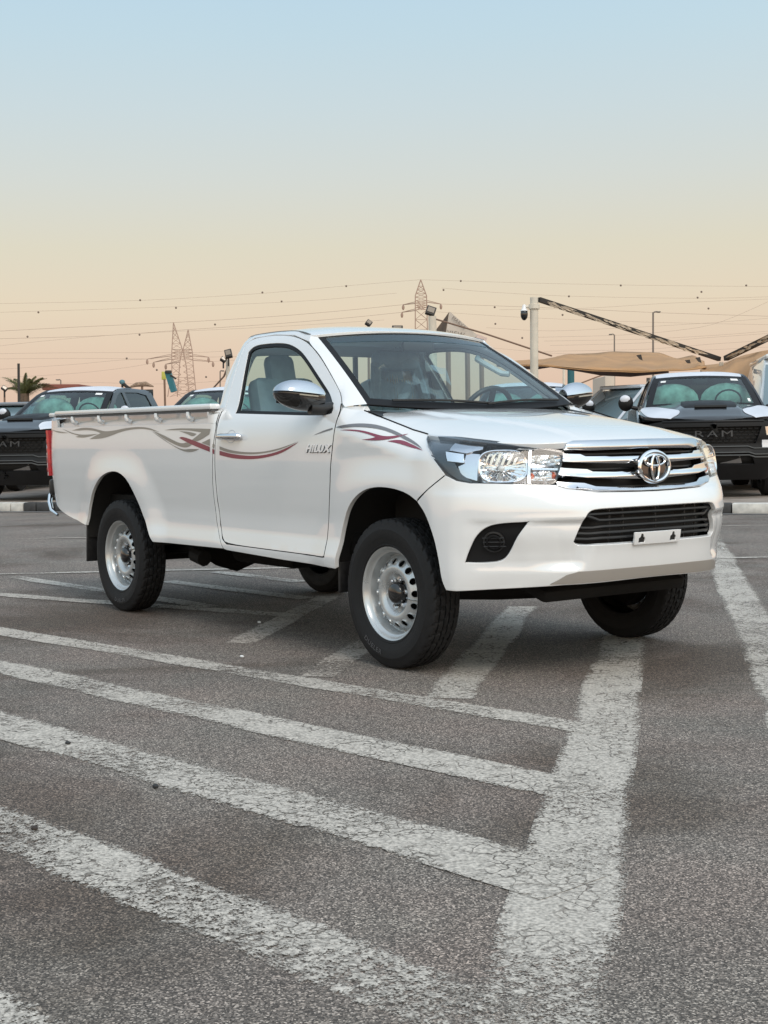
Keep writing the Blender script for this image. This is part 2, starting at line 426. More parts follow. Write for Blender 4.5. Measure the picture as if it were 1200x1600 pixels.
def normals(fn,a,b,e=1e-3):
    du=fn(a+e,b)-fn(a-e,b); dv=fn(a,b+e)-fn(a,b-e)
    n=np.cross(du,dv); n/=np.maximum(np.linalg.norm(n,axis=1),1e-12)[:,None]
    return n
# ------------------------------------------------------------------ the white single-cab pickup
T = tag(empty('pickup_truck'), 'white single cab pickup with taupe and maroon swoosh decals parked on hatched lines', 'pickup truck')
mirr = lambda pts: [(3.14-u, z) for u, z in pts]
BOTH = ((0, lambda p: p), (1, mirr))
ARCH_R = [(-3.532, .563), (-3.524, .609), (-3.490, .705), (-3.405, .812), (-3.274, .899), (-3.124, .938), (-2.990, .938), (-2.865, .895), (-2.778, .812), (-2.712, .727), (-2.640, .635), (-2.565, .555), (-2.510, .500)]
GAPX = [(-1.640, .506), (-1.690, .556), (-1.744, .632), (-1.756, .75), (-1.758, .85), (-1.748, .98), (-1.736, 1.10), (-1.726, 1.20)]
ARCH_F = [(-.432, .472), (-.419, .54), (-.388, .69), (-.310, .808), (-.195, .878), (-.063, .905), (.087, .900), (.199, .878), (.275, .843)]
ARCH_F2 = [(.280, .839), (.345, .780), (.405, .687), (.438, .569), (.452, .480), (.478, .434)]
SEAM = [(.365, .908), (.459, .968)]
DOORF = [(-.531, .528), (-.533, .62), (-.530, .72), (-.512, .86), (-.492, 1.0), (-.474, 1.10), (-.464, 1.2), (-.468, 1.27), (-.505, 1.322)]
HEAD = [(.196, 1.156), (.222, 1.131), (.321, 1.081), (.401, 1.019), (.463, .970), (.527, .943), (.591, .932), (.712, .930), (.838, .926), (.993, .921), (1.018, .946), (1.044, 1.0), (1.065, 1.065), (.952, 1.084), (.757, 1.105), (.605, 1.122), (.411, 1.140)]

ARCH_R = smo(ARCH_R); ARCH_F = smo(ARCH_F); ARCH_F2 = smo(ARCH_F2); GAPX = smo(GAPX); DOORF = smo(DOORF)
def shiftx(pts, d): return [(a+d, b) for a, b in pts]
for s_, mm in BOTH:
    # bed side, lower skin with wheel arch
    o = [(-3.545, .562), (-3.97, .612), (-4.19, .70), (-4.262, .80), (-4.275, .90), (-4.268, 1.1), (-4.238, 1.236), (-1.732, 1.236)]+GAPX[::-1]+[(-2.495, .499)]+ARCH_R[::-1]
    bed = panel('bed_side', mm(o), body, WHITE, T, thick=.02, st=.035)
    # recessed strip under the rail, with the rope hooks
    o = [(-4.195, 1.238), (-4.10, 1.318), (-1.724, 1.318), (-1.728, 1.238)]
    panel('recessed_strip', mm(o), body, WHITE, T, off=-.026, thick=.012, st=.05, sm=False)
    sg = -1 if s_ == 0 else 1
    b = MB(); b.box((-2.89, sg*.866, 1.335), (2.31, .074, .034), bev=.012)
    b.box((-4.10, sg*.862, 1.327), (.12, .070, .030), bev=.010); b.build('bed_rail', WHITE, T)
    MB().box((-2.89, sg*.868, 1.3115), (2.30, .046, .012)).build('rail_underside', mat('rail_shade', (.08, .08, .08), .6), T)  # dark strip standing in for the shadow line below the rail
    panel('rail_end', mm([(-4.238, 1.2385), (-4.20, 1.29), (-4.14, 1.319), (-4.06, 1.319), (-4.035, 1.2385)]), body, WHITE, T, off=0, thick=.02, st=.03, sm=False)
    panel('rail_end', mm([(-1.80, 1.2385), (-1.80, 1.319), (-1.7265, 1.319), (-1.730, 1.2385)]), body, WHITE, T, off=0, thick=.02, st=.03, sm=False)
    for x in (-3.745, -3.307, -2.882, -2.454, -2.028):
        h = MB().tube([(x+.004, sg*.862, 1.262), (x, sg*.884, 1.272), (x-.004, sg*.890, 1.290), (x-.004, sg*.888, 1.308)], [.016, .017, .016, .013], 10).build('rope_hook', WHITE, T)
    # door
    o = [(-1.655, .565), (-1.60, .537), (-1.02, .531), (-.56, .526), (-.536, .533)]+[(a-.003, b_) for a, b_ in DOORF[1:]]+[(-.565, 1.366), (-.721, 1.484), (-.879, 1.588), (-1.047, 1.672), (-1.247, 1.722), (-1.50, 1.742), (-1.72, 1.735), (-1.765, 1.70), (-1.755, 1.60), (-1.735, 1.478), (-1.722, 1.369), (-1.716, 1.291), (-1.712, 1.197), (-1.714, 1.073), (-1.717, .916), (-1.718, .78), (-1.700, .64)]
    WIN = [(-1.575, 1.290), (-1.592, 1.381), (-1.645, 1.538), (-1.690, 1.655), (-1.660, 1.686), (-1.574, 1.697), (-1.308, 1.690), (-1.142, 1.652), (-.995, 1.588), (-.793, 1.464), (-.639, 1.362), (-.549, 1.300), (-.540, 1.272), (-.590, 1.262), (-.784, 1.264), (-1.073, 1.274)]
    door = panel('door', mm(o), body, WHITE, T, thick=.03, holes=[mm(WIN)], st=.03)
    frame_in = [(-1.553, 1.308), (-1.572, 1.385), (-1.624, 1.538), (-1.664, 1.648), (-1.645, 1.668), (-1.570, 1.678), (-1.310, 1.671), (-1.150, 1.634), (-1.008, 1.572), (-.808, 1.449), (-.655, 1.350), (-.575, 1.294), (-.60, 1.286), (-.784, 1.284), (-1.073, 1.293)]
    w2 = [(a, b_) for a, b_ in WIN]
    panel('window_seal', mm(w2), body, FRIT, door, off=-.004, thick=.01, holes=[mm(frame_in)], st=.03)
    panel('door_glass', mm(frame_in), body, GLASS, door, off=-.010, thick=0, st=.05)
    # black corner behind the mirror
    panel('mirror_sail', mm([(-.535, 1.272), (-.548, 1.297), (-.655, 1.372), (-.70, 1.385), (-.70, 1.268)]), body, BLACK, door, off=-.001, thick=.008, sm=False)
    # cab side ring: sill, quarter panel and roof rail round the door
    zr = lambda x: float(pchip([-2.0, -1.9, -1.8, -1.6, -1.4, -1.15, -1.04], [1.715, 1.742, 1.760, 1.768, 1.762, 1.738, 1.712], np.array([x]))[0])
    rail = [(x, zr(x)) for x in (-1.06, -1.15, -1.3, -1.45, -1.6, -1.75, -1.83, -1.875)]
    o = [(-.528, .475), (-.528, .521), (-.56, .5195), (-1.02, .524), (-1.60, .530), (-1.66, .556), (-1.707, .635), (-1.7245, .78), (-1.724, .916), (-1.721, 1.073), (-1.719, 1.197), (-1.723, 1.291), (-1.729, 1.369), (-1.742, 1.478), (-1.762, 1.60), (-1.772, 1.705), (-1.722, 1.742), (-1.50, 1.749), (-1.247, 1.729), (-1.043, 1.680)]+rail[:]+[(-1.893, 1.70), (-1.905, 1.60), (-1.905, 1.45), (-1.90, 1.33), (-1.86, 1.312), (-1.722, 1.300)]+[(a+.007, b_) for a, b_ in GAPX[::-1]]+[(-1.60, .500), (-1.028, .483)]
    panel('cab_side', mm(o), body, WHITE, T, thick=.03, st=.03, sm=False)
    # front fender
    o = [(-.525, .476)]+ARCH_F+[(.278, .852)]+SEAM+[(.398, 1.022), (.318, 1.086), (.219, 1.135), (.190, 1.158), (.08, 1.176), (-.10, 1.221), (-.25, 1.258), (-.36, 1.282), (-.42, 1.290), (-.470, 1.300), (-.462, 1.27), (-.458, 1.2), (-.468, 1.10), (-.486, 1.0), (-.506, .86), (-.524, .72), (-.527, .62)]
    panel('front_fender', mm(o), body, WHITE, T, thick=.025, st=.03, sm=False)
    # wheel houses
    for cx, a0, nm in ((.01, 0, 'front_wheel_house'), (-3.06, 0, 'rear_wheel_house')):
        b = MB(); pr = []
        n = 28; V = []; F = []
        rad = .555 if cx > -1 else .56
        for j, y in enumerate((.872, .52, .50)):
            for k in range(n+1):
                a = pi*(.03+.94*k/n); r_ = rad if j < 2 else .05
                V.append((cx+r_*cos(a)*.92, sg*y, .42+r_*sin(a)*.96))
        for j in range(2):
            for k in range(n): F.append((j*(n+1)+k, j*(n+1)+k+1, (j+1)*(n+1)+k+1, (j+1)*(n+1)+k))
        b.add(V, F).build(nm, DARK, T)
    # mud flap
    b = MB(); b.box((-3.60, sg*.775, .45), (.02, .20, .30), Matrix.Rotation(R(4), 3, 'Y'), bev=.006); b.build('mud_flap', BLACK, T)
    b = MB(); b.box((-.47, sg*.75, .42), (.02, .22, .16), bev=.006); b.build('splash_guard', BLACK, T)

# --- dark shut lines between the panels
SEAL = mat('shut_line', (.006, .006, .006), .8, spec=.1)
def gapline(name, pts, r=.0034, d=-.0030, closed=False):
    P = dense(pts, .04) if closed else [p for a, b in zip(pts[:-1], pts[1:]) for p in [tuple(np.array(a)+(np.array(b)-np.array(a))*k/4) for k in range(4)]]+[pts[-1]]
    u_ = np.array([p[0] for p in P]); z_ = np.array([p[1] for p in P]); Q = body(u_, z_)+normals(body, u_, z_)*d
    return MB().tube([Vector(q) for q in Q], r, 6).build(name, SEAL, T)
for s_, mm in BOTH:
    gapline('shut_line', mm([(a-.0005, b_) for a, b_ in DOORF[::-1]]+[(-.545, .523), (-1.02, .5275), (-1.60, .5335), (-1.658, .560), (-1.703, .638), (-1.721, .78), (-1.7205, .916), (-1.7175, 1.073), (-1.7155, 1.197), (-1.7195, 1.285)]))
    gapline('shut_line', mm([(a+.0035, b_) for a, b_ in GAPX]+[(-1.7235, 1.235)]))
    gapline('shut_line', mm([(.279, .846)]+[(.366, .905), (.457, .965)]))
    gapline('shut_line', mm([(.193, 1.157), (.08, 1.179), (-.10, 1.224), (-.25, 1.2615), (-.34, 1.281)]), .004, .001)
# --- bumper
half = ARCH_F2+[(.53, .432), (.674, .442), (.967, .458), (1.469, .468), (1.57, .469)]
top = [(1.57, .872), (1.467, .873), (1.204, .879), (1.06, .897), (1.00, .915), (.838, .920), (.712, .924), (.591, .926), (.527, .937), (.463, .962), (.369, .902)]
o = half+[(3.14-a, b) for a, b in half[::-1]][1:]+[(3.14-a, b) for a, b in top[::-1]]+top[1:]
OPH = [(1.57, .635), (1.10, .635), (1.052, .636), (1.036, .654), (1.058, .699), (1.092, .761), (1.110, .791), (1.150, .808), (1.295, .810), (1.57, .811)]
OPEN = OPH+[(3.14-a, b) for a, b in OPH[::-1]][1:-1]
FOG = [(.566, .562), (.580, .614), (.616, .692), (.656, .732), (.716, .749), (.832, .755), (.790, .684), (.731, .590), (.697, .563), (.630, .558)]
bump = panel('bumper', o, body, WHITE, T, thick=.022, holes=[OPEN, FOG, mirr(FOG)], st=.022, sm=False, rnd=.004)
DK = [(.895, .461), (.975, .503), (1.055, .517), (1.30, .521), (1.57, .521)]; DKl = [(1.57, .473), (1.469, .4725), (1.10, .466)]
o = DK+[(3.14-a, b) for a, b in DK[::-1]][1:]+[(3.14-a, b) for a, b in DKl[::-1]]+DKl[1:]
panel('lower_valance', o, body, mat('valance_grey', (.30, .275, .25), .4), bump, off=.0035, thick=.006, st=.03, sm=False)
# lower grille: backing, slats, uprights
bx = lambda u, z, d=0.: (lambda p, n: Vector(p+n*d))(body(u, z)[0], normals(body, np.array([u]), np.array([z]))[0])
rec = [(.99, .615), (1.07, .83), (2.07, .83), (2.15, .615)]
panel('lower_grille_backing', rec, body, DARK, T, off=-.075, thick=0, st=.05, sm=False)
for z in (.662, .692, .722, .752, .782):
    us = np.linspace(1.022+(z-.64)*.45, 3.14-1.022-(z-.64)*.45, 26)
    MB().tube([bx(u, z, -.032) for u in us], .0075, 6).build('lower_grille_slat', BLACK, T)
for u in (1.27, 1.36, 1.57, 1.78, 1.87):
    MB().tube([bx(u, z, -.045) for z in (.63, .72, .815)], .006, 5).build('lower_grille_upright', BLACK, T)
# inner crash beam seen through the slats
MB().tube([bx(u, .675, -.11) for u in np.linspace(1.12, 2.02, 14)], .022, 8).build('crash_beam', mat('beam_primer', (.22, .18, .15), .6), T)
# plate bracket with two keyhole cut-outs
def cutout(u0): return [(u0-.021, .640), (u0+.021, .640), (u0+.021, .662), (u0+.011, .668), (u0+.009, .676), (u0+.006, .682), (u0-.006, .682), (u0-.009, .676), (u0-.011, .668), (u0-.021, .662)]
panel('plate_bracket', [(1.39, .633), (1.39, .687), (1.69, .687), (1.69, .633)], body, WHITE, bump, off=.012, thick=.010, holes=[cutout(1.435), cutout(1.640)], st=.02, sm=False, hsm=False)
panel('bracket_recess', [(1.40, .636), (1.40, .636+.048), (1.68, .684), (1.68, .636)], body, DARK, bump, off=.0065, thick=0, st=.03, sm=False)
for s_, mm in BOTH:
    sg = -1 if s_ == 0 else 1
    fb = panel('fog_lamp_bezel', mm([(a, b_) for a, b_ in [(.545, .545), (.575, .64), (.635, .745), (.72, .768), (.855, .768), (.805, .67), (.72, .545)]]), body, FRIT, T, off=-.028, thick=0, st=.03, sm=False)
    c0 = bx(.685 if s_ == 0 else 3.14-.685, .655, -.026); n0 = Vector(normals(body, np.array([.705 if s_ == 0 else 3.14-.705]), np.array([.655]))[0])
    q = n0.to_track_quat('Z', 'Y').to_matrix()
    for rr_, hh, ma in ((.050, .010, BLACK), (.036, .014, FRIT)):
        b = MB().lathe([(rr_, 0), (rr_, hh), (rr_-.007, hh+.002), (rr_-.011, hh-.006), (0, hh-.006)], axis='Z', n=32)
        b.V = [tuple(c0+q@Vector(v)) for v in b.V]; b.build('fog_lamp_cap', ma, fb)
    for dz in (-.02, 0, .02):
        p0 = bx(.64 if s_ == 0 else 3.14-.64, .655+dz, -.012); p1 = bx(.73 if s_ == 0 else 3.14-.73, .655+dz, -.012)
        MB().tube([p0, p1], .003, 5).build('fog_lamp_rib', BLACK, fb)

# --- upper grille
GB = [(1.005, .915), (1.06, .88), (1.57, .866), (2.08, .88), (2.135, .915), (2.10, 1.0), (2.075, 1.09), (1.065, 1.09), (1.04, 1.0)]
panel('grille_backing', GB, body, DARK, T, off=-.055, thick=0, st=.05, sm=False)
def bulged(zc, hh, amp):
    def fn(u, z):
        p = body(u, z); n = normals(body, np.atleast_1d(u), np.atleast_1d(z))
        return p+n*(amp*(1-np.clip((z-zc)/hh, -1, 1)**2))[:, None]
    return fn
def symbar(name, pts_top, pts_bot, material, off, thick, amp=.012):
    zc = (pts_top[-1][1]+pts_bot[-1][1])/2; hh = abs(pts_top[-1][1]-pts_bot[-1][1])/2+.004
    lo = pts_bot; hi = pts_top
    o = lo+[(3.14-a, b) for a, b in lo[::-1]][1:]+[(3.14-a, b) for a, b in hi[::-1]]+hi[::-1][1:] if False else lo+[(3.14-a, b) for a, b in lo[::-1]]+[(3.14-a, b) for a, b in hi]+hi[::-1]
    return panel(name, o, bulged(zc, hh, amp), material, T, off=off, thick=thick, st=.014, sm=False, rnd=.003)
symbar('grille_top_trim', [(1.067, 1.080), (1.085, 1.094), (1.12, 1.102), (1.55, 1.106)], [(1.063, 1.072), (1.30, 1.076), (1.55, 1.078)], SATIN, .012, .05, .010)
symbar('grille_bar', [(1.063, 1.056), (1.155, 1.053), (1.183, 1.042), (1.47, 1.036), (1.55, 1.036)], [(1.052, 1.021), (1.16, 1.016), (1.47, 1.007), (1.55, 1.007)], CHROME, .004, .03, .010)
symbar('grille_bar', [(1.040, .992), (1.186, .983), (1.217, .971), (1.47, .962), (1.55, .961)], [(1.024, .958), (1.18, .944), (1.47, .934), (1.55, .934)], CHROME, .006, .03, .012)
symbar('grille_lower_trim', [(1.010, .928), (1.160, .919), (1.215, .902), (1.35, .893), (1.55, .890)], [(1.008, .914), (1.06, .899), (1.204, .883), (1.467, .878), (1.55, .878)], SATIN, .006, .03, .005)
for z in (.912, .985, 1.062):
    MB().tube([bx(u, z, -.030) for u in np.linspace(1.07, 2.07, 24)], .006, 5).build('grille_inner_slat', BLACK, T)
# emblem: oval ring and three interlocking ellipses over a black field
ec = bx(1.57, .984, .030); en = Vector((1, 0, .04)).normalized(); ey = Vector((0, 1, 0)); ez = en.cross(ey)
def ellipse(cy, cz, ry, rz, r_, name, par, d=0., n=48, flat=.55):
    P = [ec+en*d+ey*(cy+ry*cos(2*pi*k/n))+ez*(cz+rz*sin(2*pi*k/n)) for k in range(n+1)]
    return MB().tube(P, r_, 8, cap=False).build(name, CHROME, par)
b = MB(); b.V = []; V = []; F = []
n = 48
for j, (sc, d) in enumerate(((1, -.03), (1, .0), (.0, .003))):
    V += [ec+en*d+ey*(.097*sc*cos(2*pi*k/n))+ez*(.070*sc*sin(2*pi*k/n)) for k in range(n)]
for j in range(2): F += [(j*n+k, j*n+(k+1) % n, (j+1)*n+(k+1) % n, (j+1)*n+k) for k in range(n)]
emb = MB().add(V, F).build('emblem', mat('emblem_black', (.012, .011, .010), .15, coat=1.), T)
ellipse(0, 0, .098, .071, .0105, 'emblem_ring', emb, .004, 60)
ellipse(0, .030, .066, .026, .0068, 'emblem_oval', emb, .009)
ellipse(0, -.004, .024, .058, .0068, 'emblem_oval', emb, .010)

# --- headlights
def hl_fn(s_): return body
for s_, mm in BOTH:
    uu = (lambda u: u) if s_ == 0 else (lambda u: 3.14-u)
    hl = panel('headlight', mm(HEAD), body, mat('lamp_housing', (.75, .76, .79), .16, metal=.75), T, off=-.115, thick=0, st=.03)
    # side wall of the housing
    HB = [(.196, 1.150), (.225, 1.125), (.325, 1.075), (.405, 1.014), (.467, .966), (.529, .940), (.591, .929), (.712, .927), (.838, .923), (.995, .918), (1.022, .946), (1.048, 1.0), (1.070, 1.072), (.952, 1.092), (.757, 1.115), (.605, 1.132), (.411, 1.149)]
    panel('lamp_shroud', mm(HB), body, GLOSSBLK, hl, off=-.004, thick=.11, holes=[mm([(a*.985+.010, b_*.99+.0095) for a, b_ in HEAD])], st=.03)
    dk = [(.215, 1.150), (.235, 1.128), (.330, 1.078), (.408, 1.016), (.467, .975), (.527, .950), (.60, .937), (.545, .970), (.516, 1.001), (.499, 1.026), (.444, 1.038), (.423, 1.084), (.457, 1.099), (.437, 1.124), (.441, 1.134)]
    panel('lamp_dark_trim', mm(dk), body, mat('lamp_trim_blue', (.030, .045, .06), .18, coat=.6), hl, off=-.022, thick=.03, st=.03, sm=False)
    led = panel('lamp_side_box', mm([(.432, 1.084), (.545, 1.071), (.554, 1.028), (.457, 1.036)]), body, mat('lamp_box', (.75, .82, .9), .08, metal=.7, coat=1), hl, off=-.016, thick=.03, st=.02, sm=False)
    panel('lamp_step', mm([(.428, 1.130), (.452, 1.094), (.56, 1.078), (.625, 1.10), (.615, 1.115)]), body, SATIN, hl, off=-.018, thick=.03, st=.02, sm=False)
    panel('lamp_step', mm([(.556, 1.082), (.622, 1.075), (.618, .945), (.545, .965), (.522, 1.01), (.556, 1.024)]), body, SATIN, hl, off=-.026, thick=.03, st=.02, sm=False)
    panel('lamp_floor', mm([(.52, .985), (.60, .965), (.63, .94), (.56, .944)]), body, BLACK, hl, off=-.034, thick=.03, st=.02, sm=False)
    # main reflector dish with ribs, in the lamp's own frame
    uc, zc = .738, 1.008
    nn = Vector(normals(body, np.array([uu(uc)]), np.array([zc]))[0]); fwd_ = Vector((1, (-.25 if s_ == 0 else .25), 0)).normalized()
    nn = (nn*.55+fwd_*.45).normalized(); c0 = bx(uu(uc), zc, -.018)
    zz = Vector((0, 0, 1)); zz = (zz-nn*zz.dot(nn)).normalized(); xx = zz.cross(nn)
    RW, RH = .112, .073
    def dish(name, rw, rh, depth, mtr, cdish, par, rib=0., n=72, mrings=9, d0=0.):
        V = []; F = []
        for j in range(mrings):
            t = 1-j/(mrings-1)
            for k in range(n):
                a = 2*pi*k/n
                # squircle
                q = (abs(cos(a))**3.2+abs(sin(a))**3.2)**(-1/3.2)
                rb = 1+(rib*(1 if (k//3) % 2 else -1) if .25 < t < .95 and sin(a) > -.1 else 0)
                V.append(cdish+xx*(rw*q*t*cos(a)*rb)+zz*(rh*q*t*sin(a)*rb)-nn*(depth*(1-t*t)+d0)+nn*(0 if rib == 0 else .006*((k//3) % 2)*(t < .9)))
        for j in range(mrings-1):
            F += [(j*n+k, j*n+(k+1) % n, (j+1)*n+(k+1) % n, (j+1)*n+k) for k in range(n)]
        return MB().add(V, F).build(name, mtr, par, smooth=rib == 0)
    dish('reflector', RW, RH, .05, mat('reflector', (.86, .86, .86), .08, metal=1.), c0, hl, rib=.02)
    ringp = []
    for k in range(73):
        a = 2*pi*k/72; q = (abs(cos(a))**3.2+abs(sin(a))**3.2)**(-1/3.2); ringp.append(c0+xx*RW*q*cos(a)+zz*RH*q*sin(a))
    MB().tube(ringp, .006, 6, cap=False).build('reflector_rim', CHROME, hl)
    for j in range(6):
        x_ = -.070+j*.028
        MB().add([c0+xx*x_+zz*.062-nn*.016, c0+xx*(x_+.016)+zz*.062-nn*.006, c0+xx*(x_-.006)+zz*.012-nn*.022, c0+xx*(x_-.022)+zz*.012-nn*.034], [(0, 1, 2, 3)]).build('reflector_facet', mat('reflector', (.8,)*3), hl, smooth=False)
    MB().sphere(c0-nn*.03-zz*.004, (.017, .017, .014)).build('headlight_bulb', mat('bulb_glass', (.75, .75, .72), .1, coat=1.), hl)
    MB().add([c0+xx*-.09-zz*.012-nn*.02, c0+xx*.09-zz*.012-nn*.02, c0+xx*.09-zz*.016-nn*.045, c0+xx*-.09-zz*.016-nn*.045], [(0, 1, 2, 3)]).build('reflector_shelf', SATIN, hl)
    # inner chambers: clear lamp above, amber indicator below
    for (u0, z0, rw, rh, amber) in ((.965, 1.036, .080, .024, False), (.950, .963, .070, .022, True)):
        nn = Vector(normals(body, np.array([uu(u0)]), np.array([z0]))[0]); c1 = bx(uu(u0), z0, -.020)
        zz = Vector((0, 0, 1)); zz = (zz-nn*zz.dot(nn)).normalized(); xx = zz.cross(nn)
        dish('indicator_reflector' if amber else 'side_reflector', rw, rh, .03, MATS['reflector'], c1, hl, rib=.03)
        for sx_ in (-1, 1):
            if amber: MB().sphere(c1+xx*sx_*rw*.72-nn*.008, (.010, .010, .012)).build('indicator_bulb', AMBER, hl)
            else: MB().sphere(c1+xx*sx_*rw*.4-nn*.010, (.009, .009, .009)).build('side_bulb', MATS['bulb_glass'], hl)
    panel('lamp_divider', mm([(.868, 1.085), (.882, 1.083), (.872, .93), (.858, .931)]), body, SATIN, hl, off=-.012, thick=.04, st=.02, sm=False)
    panel('lamp_divider', mm([(.885, 1.000), (1.035, .992), (1.033, .984), (.885, .990)]), body, SATIN, hl, off=-.012, thick=.04, st=.02, sm=False)
    panel('lens', mm(HEAD), body, LENS, hl, off=.002, thick=0, st=.03)

# --- hood
def hood(x, y):
    x = np.atleast_1d(np.asarray(x, float)); y = np.atleast_1d(np.asarray(y, float)); x, y = np.broadcast_arrays(x, y)
    zc = pchip([-.5, -.28, 0, .3, .55, .72, .80, .845, .87, .895], [1.285, 1.283, 1.262, 1.228, 1.190, 1.158, 1.138, 1.122, 1.110, 1.095], x)
    ze = pchip([-.5, -.4, -.16, 0, .2, .35, .5, .7, .8, .9], [1.292, 1.278, 1.232, 1.193, 1.156, 1.138, 1.124, 1.106, 1.098, 1.092], x)
    ye = pchip([-.5, -.4, .2, .35, .5, .66, .75, .80, .84, .87, .90], [.74, .755, .775, .765, .725, .645, .575, .52, .47, .44, .42], x)
    t = np.clip(np.abs(y)/ye, 0, 1.15)
    z = zc-(zc-ze)*t**3.0
    yl = .50-.16*sstep(-.3, .8, x)
    z = z+.009*(1-sstep(-.035, .035, np.abs(y)-yl))*sstep(.86, .6, x)-.004
    return np.stack([x, y, z], 1)
he = [(-.33, .60), (-.375, .70), (-.36, .748), (-.16, .762), (0, .768), (.2, .768), (.35, .752), (.5, .712), (.60, .668), (.68, .612), (.735, .555), (.775, .490), (.80, .435), (.84, .30), (.862, .15), (.868, 0)]
he = [(-.24, 0), (-.26, .35)]+he
o = [(x, -y) for x, y in he]+[(x, y) for x, y in he[::-1]][1:-1]
panel('hood', o, hood, WHITE, T, thick=.03, st=.028, sm=False, rnd=.004)
# closed box under the hood and behind the grille
MB().box((.13, 0, .84), (.95, 1.16, .50)).build('engine_bay', DARK, T)
MB().box((.13, 0, 1.07), (.98, 1.16, .02)).build('bay_cover', DARK, T)

# --- windshield, pillars, roof
B0, B1 = (-.395, .713, 1.314), (-1.062, .584, 1.712)
def wsh(a, b):
    a = np.atleast_1d(np.asarray(a, float)); b = np.atleast_1d(np.asarray(b, float)); a, b = np.broadcast_arrays(a, b)
    q = 1-a*a
    x0 = B0[0]+.135*q; z0 = B0[2]-.034*q; x1 = B1[0]+.075*q; z1 = B1[2]+.030*q
    y0 = B0[1]*a; y1 = B1[1]*a
    x = x0+(x1-x0)*b; y = y0+(y1-y0)*b; z = z0+(z1-z0)*b+.02*4*b*(1-b)*.6
    return np.stack([x, y, z], 1)
fr = [(-1, 0), (1, 0), (1, 1), (-1, 1)]
inn = [(-.953, .075), (.953, .075), (.945, .945), (.91, .962), (-.91, .962), (-.945, .945)]
ws = panel('windshield', [(-.95, .06), (.95, .06), (.95, .97), (-.95, .97)], wsh, WGLASS, T, off=.001, thick=0, st=.08, sm=False)
panel('windshield_border', fr, wsh, FRIT, ws, off=.003, thick=.010, holes=[inn], st=.06, sm=False, hsm=False)
panel('shade_band', [(-.93, .86), (.93, .86), (.93, .955), (-.93, .955)], wsh, glass('shade_tint', (.22, .42, .48), 1.4), ws, off=.0025, thick=0, st=.08, sm=False)
# cowl between hood and glass, wipers
def cowl(a, b):
    a = np.atleast_1d(a).astype(float); b = np.atleast_1d(b).astype(float); q = 1-a*a
    x = B0[0]+.135*q+.14*b; return np.stack([x, B0[1]*a*(1+.06*b), B0[2]-.034*q-.030-.03*b+0*x], 1)
panel('cowl', [(-1, 0), (1, 0), (1, 1), (-1, 1)], cowl, BLACK, T, thick=0, st=.1, sm=False, flip=True)
for y0, y1 in ((-.55, .05), (.0, .58)):
    p = [Vector(wsh(np.array([t/.68]), np.array([.045+.03*math.sin(3.1*(t-y0)/(y1-y0))]))[0])+Vector((.012, 0, .012)) for t in np.linspace(y0, y1, 8)]
    MB().tube(p, .007, 5).build('wiper', BLACK, T)
for sg in (-1, 1):
    # A pillar: between the door frame line on the body side and the glass edge
    fr_ = [(-.463, 1.303), (-.505, 1.331), (-.565, 1.374), (-.721, 1.492), (-.879, 1.596), (-1.043, 1.682), (-1.06, 1.711)]
    def pil(a, b, sg=sg):
        a = np.atleast_1d(a).astype(float); b = np.atleast_1d(b).astype(float); a, b = np.broadcast_arrays(a, b)
        t = np.linspace(0, 1, len(fr_)); fx = pchip(t, [p[0] for p in fr_], a); fz = pchip(t, [p[1] for p in fr_], a)
        P0 = body(fx, fz); P0[:, 1] = -np.abs(P0[:, 1]); W = wsh(-np.ones_like(a), np.clip(a, 0, 1)); W = W+np.array([0.004, -.006, .002])
        mid = (P0+W)/2+np.array([0, -.018, .002])*(1-.85*np.clip(a, 0, 1)**2)[:, None]
        b_ = b[:, None]; P = P0*(1-b_)**2+2*mid*b_*(1-b_)+W*b_**2
        P[:, 1] *= -sg
        return P
    panel('windshield_pillar', [(0, 0), (1, 0), (1, 1), (0, 1)], pil, WHITE, T, thick=.0, st=.05, sm=False, flip=(sg > 0))
for sg in (-1, 1):
    A_ = body(np.array([-.466]), np.array([1.302]))[0]; B_ = body(np.array([-.36]), np.array([1.282]))[0]; B2 = body(np.array([-.26]), np.array([1.260]))[0]
    H_ = lambda x, y: hood(x, y)[0]
    C_ = H_(-.378, -.700); C2 = H_(-.372, -.752); D_ = np.array([-.40, -.708, 1.308])
    M1 = (A_+D_)/2+np.array([.005, -.010, .004])
    V = [A_, B_, C2, C_, D_, M1]; V = [Vector((v[0], -sg*v[1], v[2]-.003)) for v in V]
    MB().add(V, [(0, 1, 2, 5), (5, 2, 3, 4)]).build('fender_cap', WHITE, T)
def roof(x, s):
    x = np.atleast_1d(x).astype(float); s = np.atleast_1d(s).astype(float); x, s = np.broadcast_arrays(x, s)
    zr_ = pchip([-2.0, -1.9, -1.8, -1.6, -1.4, -1.15, -1.04], [1.715, 1.742, 1.760, 1.768, 1.762, 1.738, 1.712], x)
    zc = pchip([-1.95, -1.9, -1.8, -1.6, -1.4, -1.15, -1.0, -.96], [1.752, 1.770, 1.790, 1.803, 1.800, 1.778, 1.752, 1.742], x)
    ye = np.abs(body(x, zr_)[:, 1])-.004
    k = sstep(-1.25, -1.05, x); ye = ye*(1-k)+(.584+.035)*k
    y = s*ye; z = zr_+(zc-zr_)*(1-np.abs(s)**2.6)
    return np.stack([x, y, z], 1)
def rx(s): return -1.045+.075*(1-s*s)
o = [(-1.895, -1), (rx(1)-.01, -1)]+[(rx(s), s) for s in np.linspace(-.96, .96, 15)]+[(rx(1)-.01, 1), (-1.895, 1)]
panel('roof', o, roof, WHITE, T, thick=.02, st=.05, sm=False)
